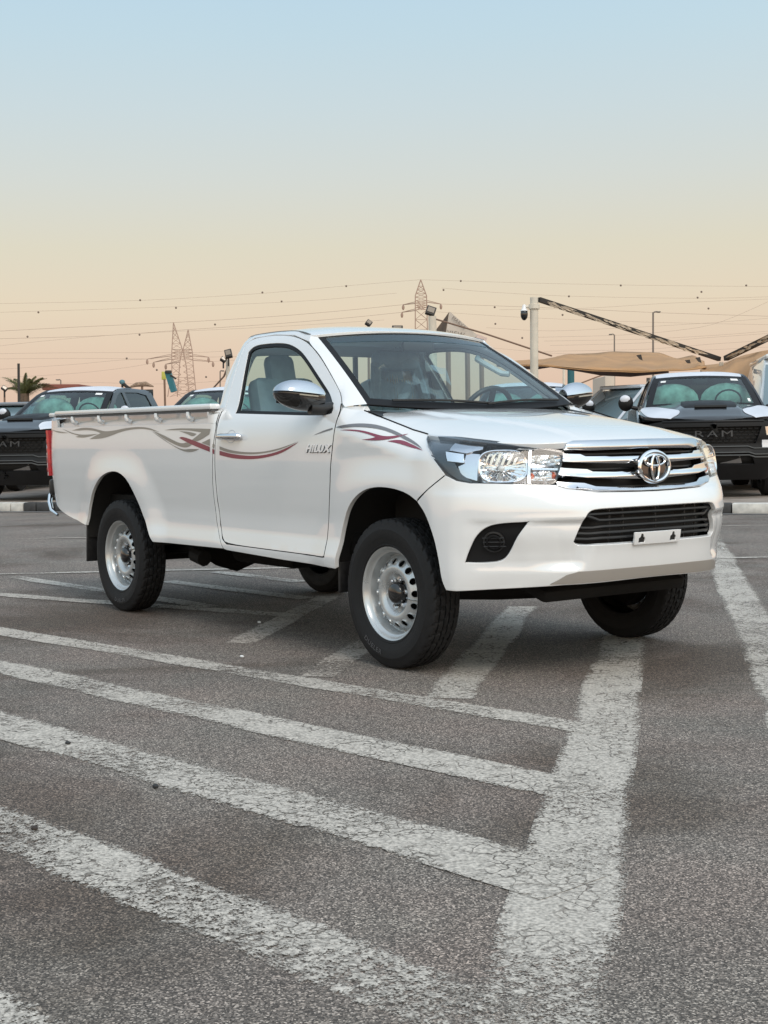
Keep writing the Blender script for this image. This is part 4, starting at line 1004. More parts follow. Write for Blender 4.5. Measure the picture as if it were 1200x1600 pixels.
        th = n('ShaderNodeMapRange'); th.inputs[1].default_value = wear-.04; th.inputs[2].default_value = wear+.10; l(s3.outputs[0], th.inputs[0])
        # crack network
        wv = n('ShaderNodeTexNoise'); wv.inputs['Scale'].default_value = 9; wv.inputs['Detail'].default_value = 4; l(tc.outputs['Object'], wv.inputs['Vector'])
        wa = n('ShaderNodeVectorMath'); wa.operation = 'SCALE'; l(wv.outputs['Color'], wa.inputs[0]); wa.inputs['Scale'].default_value = .12
        wb_ = n('ShaderNodeVectorMath'); wb_.operation = 'ADD'; l(tc.outputs['Object'], wb_.inputs[0]); l(wa.outputs[0], wb_.inputs[1])
        vo = n('ShaderNodeTexVoronoi'); vo.feature = 'DISTANCE_TO_EDGE'; vo.inputs['Scale'].default_value = 17; l(wb_.outputs[0], vo.inputs['Vector'])
        cr = n('ShaderNodeMapRange'); cr.inputs[1].default_value = .012; cr.inputs[2].default_value = .055; l(vo.outputs['Distance'], cr.inputs[0])
        cz = n('ShaderNodeTexNoise'); cz.inputs['Scale'].default_value = 5; l(tc.outputs['Object'], cz.inputs['Vector'])
        c2 = n('ShaderNodeMapRange'); c2.inputs[1].default_value = .42; c2.inputs[2].default_value = .58; c2.inputs[3].default_value = .25; c2.inputs[4].default_value = 1.0; l(cz.outputs[0], c2.inputs[0])
        cm = n('ShaderNodeMath'); cm.operation = 'MAXIMUM'; l(cr.outputs[0], cm.inputs[0]); l(c2.outputs[0], cm.inputs[1])
        inv_ = n('ShaderNodeMath'); inv_.operation = 'MULTIPLY'; l(th.outputs[0], inv_.inputs[0]); l(cm.outputs[0], inv_.inputs[1])
        # colour
        cn = n('ShaderNodeTexNoise'); cn.inputs['Scale'].default_value = 90; cn.inputs['Detail'].default_value = 4; l(tc.outputs['Object'], cn.inputs['Vector'])
        rr_ = n('ShaderNodeValToRGB'); l(cn.outputs[0], rr_.inputs[0]); q = rr_.color_ramp.elements
        q[0].position = .30; q[0].color = tuple(c*.40 for c in col)+(1,); q[1].position = .66; q[1].color = tuple(col)+(1,)
        l(rr_.outputs[0], p.inputs['Base Color'])
        bu = n('ShaderNodeBump'); bu.inputs['Strength'].default_value = .8; bu.inputs['Distance'].default_value = .004; l(cn.outputs[0], bu.inputs['Height']); l(bu.outputs[0], p.inputs['Normal'])
        o = t.nodes['Material Output']; mx = n('ShaderNodeMixShader'); tr = n('ShaderNodeBsdfTransparent'); l(inv_.outputs[0], mx.inputs[0]); l(tr.outputs[0], mx.inputs[1]); l(p.outputs[0], mx.inputs[2]); l(mx.outputs[0], o.inputs[0])
        return M
    return A, paint('line_paint', 1.10, (.58, .53, .47)), paint('line_paint_worn', 1.15, (.55, .49, .43))
ASPH, PAINT, PAINTW = ground_mats()
g_ = MB().add([(-700, -300, 0), (300, -300, 0), (300, 700, 0), (-700, 700, 0)], [(0, 1, 2, 3)]).build('ground', ASPH, None, smooth=False); tag(g_, kind='structure')

def strip(A_, B_, material, ext=.02, z=.004, name='painted_line'):
    """a painted strip between two edge polylines, uv = (metres along, 0..1 across)"""
    A_ = [np.array(a) for a in A_]; B_ = [np.array(b) for b in B_]; V = []; F = []; UV = []; s = 0
    for i, (a, b) in enumerate(zip(A_, B_)):
        if i: s += float(np.linalg.norm((a+b)/2-(A_[i-1]+B_[i-1])/2))
        d = (b-a)/max(np.linalg.norm(b-a), 1e-6)*ext
        V += [(*(a-d), z), (*(b+d), z)]; UV += [(s, 0), (s, 1)]
    F = [(2*i, 2*i+2, 2*i+3, 2*i+1) for i in range(len(A_)-1)]
    me = mesh(name, V, F, False); uvl = me.uv_layers.new(name='UVMap')
    for lp in me.loops: uvl.data[lp.index].uv = UV[lp.vertex_index]
    return tag(link(name, me, material), kind='structure')
LZ = .0022
def line(p, q, w0, w1, material, z=.004, n=8, name='painted_line', wob=.012):
    global LZ
    z = LZ; LZ += .00028
    p = np.array(p, float); q = np.array(q, float); d = (q-p)/np.linalg.norm(q-p); nn = np.array([-d[1], d[0]])
    A_ = []; B_ = []
    for i in range(n+1):
        t = i/n; w_ = (w0+(w1-w0)*t)/2; c = p+(q-p)*t+nn*random.uniform(-wob, wob)
        A_.append(c-nn*w_); B_.append(c+nn*w_)
    return strip(A_, B_, material, z=z, name=name)
# main diagonal line running to the viewer, and its neighbours
line((-.40, 1.16), (4.3, -3.85), .22, .265, PAINT, .004, 10)
line((-5.2, 7.25), (2.9, -1.22), .20, .26, PAINT, .004, 8)
line((-1.45, 1.24), (.80, -1.14), .17, .20, PAINT, .005, 5)
line((-2.85, .64), (-1.25, -1.02), .16, .17, PAINTW, .005, 5)
line((-.86, -.38), (-.05, -1.28), .17, .18, PAINTW, .005, 4)
# hatch stripes
line((-5.0, -2.25), (1.74, -1.11), .17, .15, PAINT, .006, 10)
line((-3.9, -2.72), (2.36, -1.82), .22, .21, PAINT, .006, 10)
line((-2.2, -3.20), (3.05, -2.49), .25, .25, PAINT, .006, 9)
line((-.4, -3.72), (3.62, -3.20), .25, .24, PAINT, .006, 7)
line((1.0, -4.28), (4.25, -3.85), .25, .25, PAINT, .006, 6)
line((-6.2, -1.75), (-2.08, -.15), .15, .14, PAINT, .005, 8)
line((-5.85, -.55), (-2.86, -.32), .12, .15, PAINT, .006, 6)
line((-4.60, .25), (-2.80, .42), .13, .14, PAINT, .005, 4)
line((-5.00, .92), (-3.78, 1.00), .12, .14, PAINT, .005, 4)
# thin seams across the lot
line((-6.9, -1.75), (-1.5, 7.0), .09, .09, PAINT, .0065, 6, wob=0)
line((-11.4, -.80), (-2.5, 12.6), .05, .05, PAINTW, .0065, 6, wob=0)

# ------------------------------------------------------------------ kerb, platform
PAVE = mat('paving', (.30, .25, .215), .85, noise=.35, nscale=3, bump=.4, bscale=40)
KW = mat('kerb_white', (.62, .60, .56), .7, noise=.28, nscale=9)
KB = mat('kerb_black', (.045, .045, .047), .65, noise=.4, nscale=9)
k0 = Vector((-16.05, 3.35, 0)); k1 = Vector((-6.97, 9.96, 0)); kd = (k1-k0).normalized(); kn = Vector((-kd.y, kd.x, 0))
if kn.dot(k0-CAM) < 0: kn = -kn
kerb = tag(empty('kerb', k0), None, None, None, 'structure')
s = -14.
rs = random.Random(3)
# block colours follow the photograph where it shows them
def kpos(px): # distance along the kerb of the point seen at px
    d = at(px, 795, 1)-CAM; d.z = 0; A2 = Matrix(((kd.x, -d.x), (kd.y, -d.y))); r_ = A2.inverted()@Vector((CAM.x-k0.x, CAM.y-k0.y)); return r_.x
cuts = [(kpos(-30), 'w'), (kpos(-2), 'w'), (kpos(16), 'w'), (kpos(36), 'k'), (kpos(56), 'k'), (kpos(85), 'k')]
s = kpos(85); col_ = 'w'
blocks = []
for i in range(len(cuts)-1): blocks.append((cuts[i][0], cuts[i+1][0], cuts[i][1]))
e_ = kpos(1143)
n_ = int(round((e_-s)/.58)); st_ = (e_-s)/n_
for i in range(n_): blocks.append((s+i*st_, s+(i+1)*st_, 'k' if ((n_-1-i)//2) % 2 == 0 else 'w'))
for i in range(10): blocks.append((e_+i*.62, e_+(i+1)*.62, 'w' if (i//2) % 2 == 0 else 'k'))
for i in range(12): blocks.append((cuts[0][0]-(i+1)*.5, cuts[0][0]-i*.5, 'k' if (i//2) % 2 else 'w'))
for a, b_, c_ in blocks:
    mb = MB(); cc = kd*((a+b_)/2)+kn*.10+Vector((0, 0, .07)); q = Matrix((kd, kn, Vector((0, 0, 1)))).transposed()
    mb.box(cc+Vector((0, 0, rs.uniform(-.004, .004))), (b_-a-.012, .20, .14), q, bev=.018)
    mb.build('kerb_block', KW if c_ == 'w' else KB, kerb, angle=40)
line((k0+kn*-.12-kd*12).xy, (k1+kn*-.12+kd*8).xy, .16, .16, mat('gutter', (.17, .165, .16), .8, noise=.3, nscale=5), .0055, 6, name='gutter_strip', wob=0)
def slab(a, b_, c0, c1, z0, z1, name, m_):
    P = [k0+kd*a+kn*c0, k0+kd*b_+kn*c0, k0+kd*b_+kn*c1, k0+kd*a+kn*c1]
    V = [(p.x, p.y, z0) for p in P]+[(p.x, p.y, z1) for p in P]
    return tag(MB().add(V, [(3, 2, 1, 0), (4, 5, 6, 7), (0, 1, 5, 4), (1, 2, 6, 5), (2, 3, 7, 6), (3, 0, 4, 7)]).build(name, m_, None, smooth=False), kind='structure')
slab(-40, 45, .215, 60, -.05, .130, 'platform', PAVE)

# ------------------------------------------------------------------ parked dark pickups in protective film
RBLK = mat('far_black_trim', (.007, .007, .008), .5, spec=.3, noise=.3, nscale=5)
RBODY = mat('far_charcoal_paint', (.014, .015, .018), .3, coat=.7)
FILM = mat('white_film', (.62, .64, .70), .35, noise=.12, nscale=3)
TEALC = mat('seat_film_teal', (.44, .54, .51), .45, noise=.5, nscale=7)
RGL = glass('far_glass', (.50, .74, .70), 1.5)
PL = [(-5.9, -1.03), (-4.9, -1.05), (-1.3, -1.06), (-.75, -1.06), (-.45, -1.01), (-.26, -.91), (-.14, -.74), (-.06, -.45), (-.02, -.2), (0, 0)]
PU = [0.]
for i in range(1, len(PL)): PU.append(PU[-1]+math.hypot(PL[i][0]-PL[i-1][0], PL[i][1]-PL[i-1][1]))
UE = PU[-1]
def rb(u, z, ins=None):
    u = np.atleast_1d(np.asarray(u, float)); z = np.atleast_1d(np.asarray(z, float)); u, z = np.broadcast_arrays(u, z)
    mi = u > UE; v = np.where(mi, 2*UE-u, u)
    P = pchip(PU, PL, v); vc = np.clip(v, .03, UE-.03); T_ = pchip(PU, PL, vc+.02)-pchip(PU, PL, vc-.02); T_ /= np.linalg.norm(T_, axis=1)[:, None]
    ins_ = pchip([.30, .40, .50, .58, .66, .70, .80, .88, .92, 1.05, 1.14, 1.20, 1.26, 1.34], [.16, .10, .03, .0, .01, .05, .06, .05, .055, .06, .075, .10, .15, .22], z)
    fr_ = sstep(UE-1.6, UE-1.0, v)
    ins_ = ins_*fr_+(1-fr_)*pchip([.3, .5, .6, .9, 1.1, 1.25, 1.34, 1.4], [.10, .05, .02, .0, .01, .03, .05, .07], z)
    x = P[:, 0]-T_[:, 1]*0-ins_*np.abs(T_[:, 1])*1.0; y = P[:, 1]+ins_*np.abs(T_[:, 0])
    y = np.where(mi, -y, y); return np.stack([x, y, z], 1)
def ru(x):  # u of a side position x
    return float(np.interp(x, [p[0] for p in PL], PU))
def make_ram():
    K = empty('covered_pickup'); mm = lambda pts: [(2*UE-a, b) for a, b in pts]
    f0 = ru(-.50); sym = lambda lo, hi: lo+[(2*UE-a, b) for a, b in lo[::-1]]+[(2*UE-a, b) for a, b in hi[::-1]]+hi
    # black nose, carried down in place of the shadow under the bumper
    o = [(f0, .34), (UE-.9, .26), (2*UE-(UE-.9), .26), (2*UE-f0, .34), (2*UE-f0, 1.05), (2*UE-(UE-.75), 1.11), (UE-.75, 1.11), (f0, 1.05)]
    gh = [(UE-.62, .78), (2*UE-(UE-.62), .78), (2*UE-(UE-.72), 1.03), (UE-.72, 1.03)]
    lh = [(UE-.60, .48), (UE+.60, .48), (UE+.52, .66), (UE-.52, .66)]
    nose = panel('nose', o, rb, RBLK, K, thick=.04, holes=[gh, lh], st=.08, sm=False)
    panel('grille_backing', [(UE-.80, .40), (UE+.80, .40), (UE+.80, 1.06), (UE-.80, 1.06)], rb, DARK, K, off=-.09, thick=0, st=.12, sm=False)
    for i, z in enumerate((.82, .865, .91, .955, 1.0)):
        b = MB()
        for k in range(15):
            u_ = UE-.63+.09*k+(.045 if i % 2 else 0)
            p = rb(np.array([u_-.03, u_+.03]), np.array([z, z])); b.bar(p[0]-[.03, 0, 0], p[1]-[.03, 0, 0], .02, .012)
        b.build('grille_mesh_row', RBLK, K)
    b = MB()
    me = textmesh('RAM', .16, .006, 1.3, 0, 0)
    for v in me.vertices:
        x, y, z = v.co; u_ = UE+x*1.55; q = rb(np.array([u_]), np.array([.925+y*.80]))[0]; v.co = (q[0]+.01+z, q[1], q[2])
    link('grille_lettering', me, mat('lettering_grey', (.032, .032, .034), .4), K)
    for z, d in ((.745, .01), (.66, .018), (.62, .018)):
        us = np.linspace(UE-.95, UE+.95, 22); P = rb(us, np.full(22, z)-.03*(np.abs(us-UE) > .55))
        MB().tube([Vector(p)+Vector((d, 0, 0)) for p in P], .012, 6).build('bumper_crease', mat('crease', (.035, .035, .037), .3, coat=.5), K)
    MB().box((-.16, .25, .50), (.04, .30, .15), Matrix.Rotation(R(12), 3, 'X'), bev=.01).build('skid_tab', mat('skid_grey', (.14, .13, .13), .5), K)
    for sg, f in ((-1, lambda p: p), (1, mm)):
        panel('headlight', f([(f0+.02, .93), (UE-.80, .90), (UE-.78, 1.02), (f0+.02, 1.03)]), rb, mat('far_lamp', (.62, .52, .42), .15, metal=.3, coat=1), K, off=.006, thick=.02, st=.06, sm=False)
        panel('fog_lamp', f([(UE-.86, .72), (UE-.72, .72), (UE-.72, .83), (UE-.86, .83)]), rb, mat('far_fog', (.7, .7, .72), .3), K, off=.008, thick=.02, st=.06, sm=False)
        # body side
        panel('front_fender', f([(ru(-1.35), .62), (ru(-1.30), .55), (ru(-1.36), .98), (ru(-.9), 1.10), (ru(-.62), 1.05), (f0-.005, .9), (f0-.005, 1.25), (ru(-1.75), 1.33), (ru(-1.72), .62)]) if False else f([(ru(-1.72), .60), (ru(-1.40), .60), (ru(-1.30), .86), (ru(-1.05), 1.0), (ru(-.75), .95), (ru(-.56), .80), (f0-.006, .62), (f0-.006, 1.06), (ru(-.9), 1.16), (ru(-1.72), 1.30)]), rb, RBODY, K, thick=.03, st=.08, sm=False)
        panel('front_door', f([(ru(-2.72), .50), (ru(-1.73), .50), (ru(-1.73), 1.30), (ru(-2.72), 1.32)]), rb, RBODY, K, thick=.03, st=.12, sm=False)
        panel('rear_door', f([(ru(-3.72), .50), (ru(-2.735), .50), (ru(-2.735), 1.32), (ru(-3.72), 1.33)]), rb, RBODY, K, thick=.03, st=.12, sm=False)
        panel('bed_side', f([(ru(-5.85), .60), (ru(-5.2), .60), (ru(-5.05), .92), (ru(-4.8), 1.02), (ru(-4.5), .92), (ru(-4.35), .60), (ru(-3.74), .52), (ru(-3.74), 1.33), (ru(-5.85), 1.33)]), rb, RBODY, K, thick=.03, st=.12, sm=False)
        V = []; F = []
        for k in range(17):
            a = pi*(.0+k/16); 
            for rr_, yy in ((.50, 1.075), (.56, 1.075), (.56, .99)): V.append((-.93+rr_*cos(a), sg*yy, .50+rr_*sin(a)))
        F = [(3*k+i, 3*k+3+i, 3*k+4+i, 3*k+1+i) for k in range(16) for i in (0, 1)]
        MB().add(V, F).build('fender_flare', RBLK, K)
        # white film patch on the fender top and hood corner
        def ht(x, y): return hoodR(x, y)+np.array([0, 0, .006])
        pts = [(-.42, sg*.52), (-.20, sg*.62), (-.30, sg*.88), (-.62, sg*.99), (-1.30, sg*.985), (-1.62, sg*.93), (-1.52, sg*.70), (-1.0, sg*.60)]
        PATCH.append((pts, sg))
    def hoodR(x, y):
        x = np.atleast_1d(np.asarray(x, float)); y = np.atleast_1d(np.asarray(y, float)); x, y = np.broadcast_arrays(x, y)
        zc = pchip([-1.8, -1.2, -.6, -.3, -.15, -.08], [1.40, 1.365, 1.285, 1.215, 1.165, 1.10], x)
        z = zc-.085*np.clip(np.abs(y)/1.0, 0, 1.1)**3+.035*(1-sstep(.40, .50, np.abs(y)))*sstep(-.2, -.6, x)
        return np.stack([x, y, z], 1)
    o = [(-1.78, -.92), (-1.2, -1.005), (-.75, -1.01), (-.47, -.95), (-.30, -.84), (-.20, -.68), (-.13, -.4), (-.10, 0)]
    o = o+[(a, -b) for a, b in o[::-1]][1:]
    panel('hood', o, hoodR, RBODY, K, off=.0, thick=.04, st=.08, sm=False)
    for sg in (-1, 1):
        pts = [(-.36, sg*.44), (-.15, sg*.60), (-.215, sg*.72), (-.31, sg*.85), (-.50, sg*.95), (-1.30, sg*.99), (-1.70, sg*.90), (-1.40, sg*.80), (-.90, sg*.66), (-.62, sg*.47)]
        panel('protective_film', pts if sg > 0 else pts[::-1], hoodR, FILM, K, off=.008, thick=.004, st=.05, sm=True)
    MB().tube([Vector(rb(np.array([q]), np.array([1.105]))[0])+Vector((-.01, 0, 0)) for q in np.linspace(UE-.75, UE+.75, 20)], .022, 8).build('hood_lip', RBLK, K)
    # scoop
    V = []; F = []
    for j, (x, hw, zt) in enumerate(((-.52, .30, .012), (-.62, .36, .045), (-.85, .38, .058), (-1.25, .36, .045), (-1.55, .30, .00))):
        z0 = float(hoodR(x, 0.)[0][2])-.03
        V += [(x, -hw-.05, z0), (x, -hw, z0+zt), (x, -.12, z0+zt+.012), (x, .12, z0+zt+.012), (x, hw, z0+zt), (x, hw+.05, z0)]
    F = [(6*j+i, 6*j+i+1, 6*j+7+i, 6*j+6+i) for j in range(4) for i in range(5)]+[(0, 1, 2, 3, 4, 5)]
    sc_ = MB().add(V, F).build('hood_scoop', RBLK, K)
    MB().box((-.545, 0, float(hoodR(-.55, 0.)[0][2])+.008), (.05, .46, .030), Matrix.Rotation(R(-35), 3, 'Y')).build('scoop_inlet', DARK, sc_)
    # cab
    hwz = lambda z: float(np.interp(z, [1.28, 1.34, 1.6, 1.82, 1.9], [.99, .93, .84, .74, .66]))
    def side(sg):
        def fn(x, z):
            x = np.atleast_1d(np.asarray(x, float)); z = np.atleast_1d(np.asarray(z, float)); x, z = np.broadcast_arrays(x, z)
            return np.stack([x, sg*np.interp(z, [1.28, 1.34, 1.6, 1.82, 1.9], [.99, .93, .84, .74, .66]), z], 1)
        return fn
    for sg in (-1, 1):
        ol = [(-1.70, 1.30), (-2.05, 1.55), (-2.38, 1.77), (-2.60, 1.855), (-3.0, 1.885), (-3.7, 1.86), (-3.86, 1.82), (-3.98, 1.30)]
        w1 = [(-1.98, 1.345), (-2.20, 1.56), (-2.50, 1.75), (-2.64, 1.79), (-2.70, 1.79), (-2.70, 1.345)]
        w2 = [(-2.80, 1.345), (-2.80, 1.795), (-3.3, 1.80), (-3.62, 1.76), (-3.72, 1.345)]
        cs_ = panel('cab_frame', ol if sg < 0 else ol, side(sg), RBODY, K, thick=.03, holes=[w1, w2], st=.10, sm=False, flip=(sg > 0), hsm=False)
        for w_ in (w1, w2): panel('side_window', w_, side(sg), RGL, cs_, off=-.015, thick=0, st=.2, sm=False, flip=(sg > 0))
        MB().tube([(-1.98, sg*.98, 1.33), (-1.98, sg*1.08, 1.35)], .03, 8).build('mirror_arm', RBLK, K)
        mi_ = MB().sphere((-1.98, sg*1.17, 1.42), (.07, .12, .13), 14, 8).build('mirror', RBLK, K)
        MB().sphere((-1.955, sg*1.18, 1.475), (.05, .085, .07), 14, 8).build('mirror_film', FILM, mi_)
    def wf(a, b):
        a = np.atleast_1d(np.asarray(a, float)); b = np.atleast_1d(np.asarray(b, float)); a, b = np.broadcast_arrays(a, b); q = 1-a*a
        x = -1.74+.16*q+(-2.42+1.74)*b-.05*q*b; y = a*(.84+(.69-.84)*b); z = 1.345+.015*q+(1.80-1.345)*b+.012*q*b+.02*b*(1-b)*4
        return np.stack([x, y, z], 1)
    wsR = panel('windshield', [(-.97, .02), (.97, .02), (.97, .98), (-.97, .98)], wf, RGL, K, off=0, thick=0, st=.15, sm=False)
    panel('windshield_frame', [(-1.04, -.03), (1.04, -.03), (1.04, 1.02), (-1.04, 1.02)], wf, RBLK, wsR, off=.003, thick=.02, holes=[[(-.93, .07), (.93, .07), (.91, .93), (-.91, .93)]], st=.12, sm=False, hsm=False)
    def rf(x, s):
        x = np.atleast_1d(np.asarray(x, float)); s = np.atleast_1d(np.asarray(s, float)); x, s = np.broadcast_arrays(x, s)
        zz = np.interp(x, [-3.95, -3.7, -3.0, -2.66, -2.44], [1.80, 1.88, 1.92, 1.895, 1.815])
        return np.stack([x+.05*(1-s*s)*(x > -2.6), (.70)*s, zz-.05*np.abs(s)**3], 1)
    panel('roof', [(-3.9, -1), (-2.44, -1), (-2.44, 1), (-3.9, 1)], rf, RBODY, K, thick=.03, st=.15, sm=False)
    panel('protective_film', [(-2.95, -.95), (-2.442, -.95), (-2.442, .95), (-2.95, .95)], rf, FILM, K, off=.006, thick=.004, st=.12, sm=False)
    MB().box((-3.93, 0, 1.60), (.03, 1.5, .55)).build('cab_back', RBODY, K)
    MB().box((-2.9, 0, 1.15), (2.1, 1.85, .05)).build('cab_floor', INTER, K)
    MB().box((-1.90, 0, 1.31), (.35, 1.65, .10), bev=.03).build('dashboard', INTER, K)
    for y in (-.42, .42):
        MB().sphere((-2.36, y, 1.46), (.14, .41, .26), 18, 10).build('seat_cover', TEALC, K)
    swc = Vector((-2.12, .42, 1.43)); MB().tube([swc+Vector((.05*sin(q), .20*cos(q), .17*sin(q))) for q in np.linspace(0, 2*pi, 25)], .014, 6, cap=False).build('steering_wheel', BLACK, K)
    MB().box((-2.28, 0, 1.74), (.03, .22, .07), bev=.01).build('rear_view_mirror', RBLK, K)
    for a, b_, w_, h_ in ((-.80, .84, .11, .07), (.74, .87, .16, .08), (.86, .16, .05, .10)):
        panel('sticker', [(a-w_/2, b_-h_/2), (a+w_/2, b_-h_/2), (a+w_/2, b_+h_/2), (a-w_/2, b_+h_/2)], wf, mat('sticker', (.75, .75, .74), .5), wsR, off=.004, thick=0, st=.2, sm=False)
    MB().box((-4.85, 0, .95), (1.9, 1.9, .60)).build('bed', DARK, K)
    MB().box((-1.2, 0, .80), (1.9, 1.6, .60)).build('engine_bay', DARK, K)
    MB().box((-2.9, 0, .62), (4.6, 1.2, .16)).build('underbody', UNDER, K)
    return K
PATCH = []
ram = make_ram()
ty = MB().lathe([(.24, -.13), (.27, -.15), (.38, -.15), (.43, -.12), (.44, 0), (.43, .12), (.38, .15), (.27, .15), (.24, .13)], n=40).build('wheel', RUBBER, ram)
rm = MB().lathe([(.24, .13), (.22, .10), (.20, .04), (.06, .02), (.05, .05), (.0, .05)], n=30, sign=-1).lathe([(.24, -.13), (.0, -.10)], n=30, sign=-1).build('rim', mat('far_rim', (.06, .06, .065), .35, metal=.5), ty)
for i, (x, sg) in enumerate(((-.93, -1), (-.93, 1), (-4.75, -1), (-4.75, 1))):
    o = ty if i == 0 else link('wheel', ty.data, None, ram)
    o.location = (x, sg*.90, .44); o.rotation_euler = (0, 0, 0 if sg < 0 else pi)
    if i: link('rim', rm.data, None, o)
HEADG = math.atan2(-.714, .70)
def place(o, px, D, lift=.13, rz=HEADG):
    p = at(px, 700, D); o.location = (p.x, p.y, lift); o.rotation_euler = (0, 0, rz)
G1 = 'dark pickups parked behind the kerb'
place(ram, 1116, 20.5, rz=HEADG+R(2.5))
tag(ram, 'black pickup with white film on fenders beside the tan canopy, behind the right kerb', 'pickup truck', G1)
r2 = copytree(ram); place(r2, 4, 23.0, rz=HEADG-R(7)); tag(r2, 'black pickup with white fender film, left of the white truck tail light', 'pickup truck', G1)
r3 = copytree(ram); place(r3, 262, 24.2, rz=HEADG-R(7)); tag(r3, 'pickup with white roof film whose windshield shows just above the truck bed', 'pickup truck', G1)

# ------------------------------------------------------------------ other cars further back, from side profiles
def loftcar(name, cabin, lower, hw, paintm, loc, rz, label, cat, group=None, gl=None, hwt=.72, lift=.13):
    """lower / cabin: closed side outlines (x, z); widths hw; cabin narrows to hwt*hw"""
    K = empty(name, (loc.x, loc.y, lift), rz); tag(K, label, cat, group)
    def hull(nm, prof, ww, material, inset, par):
        c = np.mean(prof, axis=0); V = []; F = []; n = len(prof); st_ = [(-1, .86), (-.97, .95), (-.88, 1), (.88, 1), (.97, .95), (1, .86)]
        zs = [p[1] for p in prof]; z0, z1 = min(zs), max(zs)
        for yy, sc in st_:
            for x, z in prof:
                w_ = ww*(1-inset*(z-z0)/(z1-z0)); V.append((c[0]+(x-c[0])*(sc if abs(yy) > .9 else 1), yy*w_, c[1]+(z-c[1])*sc))
        for j in range(5): F += [(j*n+i, j*n+(i+1) % n, (j+1)*n+(i+1) % n, (j+1)*n+i) for i in range(n)]
        F += [tuple(range(n)), tuple(range(5*n, 6*n))]
        return MB().add(V, F).build(nm, material, par, angle=28)
    hull('body', chaikin(lower, 1, 60), hw, paintm, .04, K); hull('cabin', cabin['glass'], hw*.93, cabin['mat'], 1-hwt/.93, K)
    # roof and pillars over the glass block
    t = cabin['roof']; V = []; F = []
    z0 = min(p[1] for p in cabin['glass']); z1 = max(p[1] for p in cabin['glass'])
    wz = lambda z: hw*.93*(1-(1-hwt/.93)*(z-z0)/(z1-z0))
    MB().box(((t[0]+t[1])/2, 0, z1+.015), (abs(t[1]-t[0])+.16, 2*wz(z1)-.02, .07), bev=.03).build('roof', paintm, K)
    gp = cabin['glass']
    for sg in (-1, 1):
        for a, b_ in cabin['pillars']: MB().tube([(a[0], sg*(wz(a[1])-.005), a[1]), (b_[0], sg*(wz(b_[1])-.005), b_[1])], .028, 6).build('pillar', paintm, K)
        MB().sphere((cabin['mx'], sg*(hw+.08), z0+.10), (.07, .11, .09), 12, 8).build('mirror', paintm, K)
        for x in cabin['wheels']:
            o = MB().lathe([(.22, -.10), (.25, -.12), (.34, -.11), (.36, 0), (.34, .11), (.25, .12), (.22, .10), (.20, .05), (.0, .03)], (x, sg*(hw-.12), .36), n=28, sign=sg).build('wheel', RUBBER, K)
        MB().box((cabin['lx'], sg*hw*.76, cabin['lz']), (.20, .32, .13), bev=.04).build('headlight', mat('far_lamp2', (.7, .72, .75), .15, coat=1), K)
    MB().box((cabin['lx']+.08, 0, cabin['lz']-.05), (.10, .9, .22), bev=.03).build('grille', RBLK, K)
    return K
DGL = mat('solid_far_glass', (.13, .19, .22), .05, coat=1.)
suv_lower = [(0, .35), (.05, .75), (-.10, .92), (-1.2, 1.05), (-4.4, 1.08), (-4.6, .8), (-4.55, .35)]
suv_cab = dict(glass=[(-1.15, 1.02), (-1.9, 1.62), (-2.2, 1.68), (-4.0, 1.68), (-4.45, 1.05)], mat=DGL, roof=(-1.95, -4.1), pillars=[((-1.15, 1.03), (-1.95, 1.66)), ((-2.6, 1.03), (-2.65, 1.68)), ((-3.6, 1.03), (-3.7, 1.68)), ((-4.45, 1.03), (-4.05, 1.68))], mx=-1.5, wheels=(-.9, -3.7), lx=-.12, lz=.80)
van_lower = [(0, .35), (.05, .80), (-.10, 1.0), (-.8, 1.25), (-5.2, 1.30), (-5.3, .8), (-5.25, .35)]
van_cab = dict(glass=[(-.65, 1.2), (-1.5, 2.08), (-1.9, 2.18), (-5.0, 2.18), (-5.25, 1.25)], mat=mat('van_white', (.74, .74, .73), .35, coat=1), roof=(-1.6, -5.1), pillars=[], mx=-1.1, wheels=(-.9, -4.2), lx=-.10, lz=.88)
GREYP = mat('grey_paint', (.16, .17, .19), .3, coat=1); SILV = mat('silver_paint', (.52, .56, .62), .3, coat=1); PALE = mat('pale_paint', (.70, .70, .68), .3, coat=1)
def gpos(px, D): return at(px, 700, D)
rz0 = HEADG
loftcar('grey_suv', suv_cab, suv_lower, .93, GREYP, gpos(-72, 26.8), rz0, 'grey SUV at the far left edge, behind the dark pickup hood', 'car')
vn = loftcar('white_van', van_cab, van_lower, 1.0, PALE, gpos(1283, 22.5), rz0, 'white van at the right edge beside the black pickup', 'van')
MB().add([(-.68, -.83, 1.27), (-.68, .83, 1.27), (-1.46, .72, 2.05), (-1.46, -.72, 2.05)], [(0, 1, 2, 3)]).build('windshield', DGL, vn)
k_ = loftcar('silver_suv', suv_cab, suv_lower, .93, SILV, gpos(848, 31.5), rz0-R(50), 'pale blue silver SUV in the second row, left of the black pickup cab', 'car'); k_.scale = (1.15, 1.1, 1.15)
k_ = loftcar('white_suv', suv_cab, suv_lower, .93, PALE, gpos(852, 36.5), rz0, 'white SUV in the second row behind the dark pickup and the far mirror', 'car'); k_.scale = (1.1, 1.05, 1.1)
r4 = copytree(ram); place(r4, 806, 24.5, rz=HEADG); tag(r4, 'dark pickup mostly hidden by the white truck windshield, its cab just above the far mirror', 'pickup truck', G1)
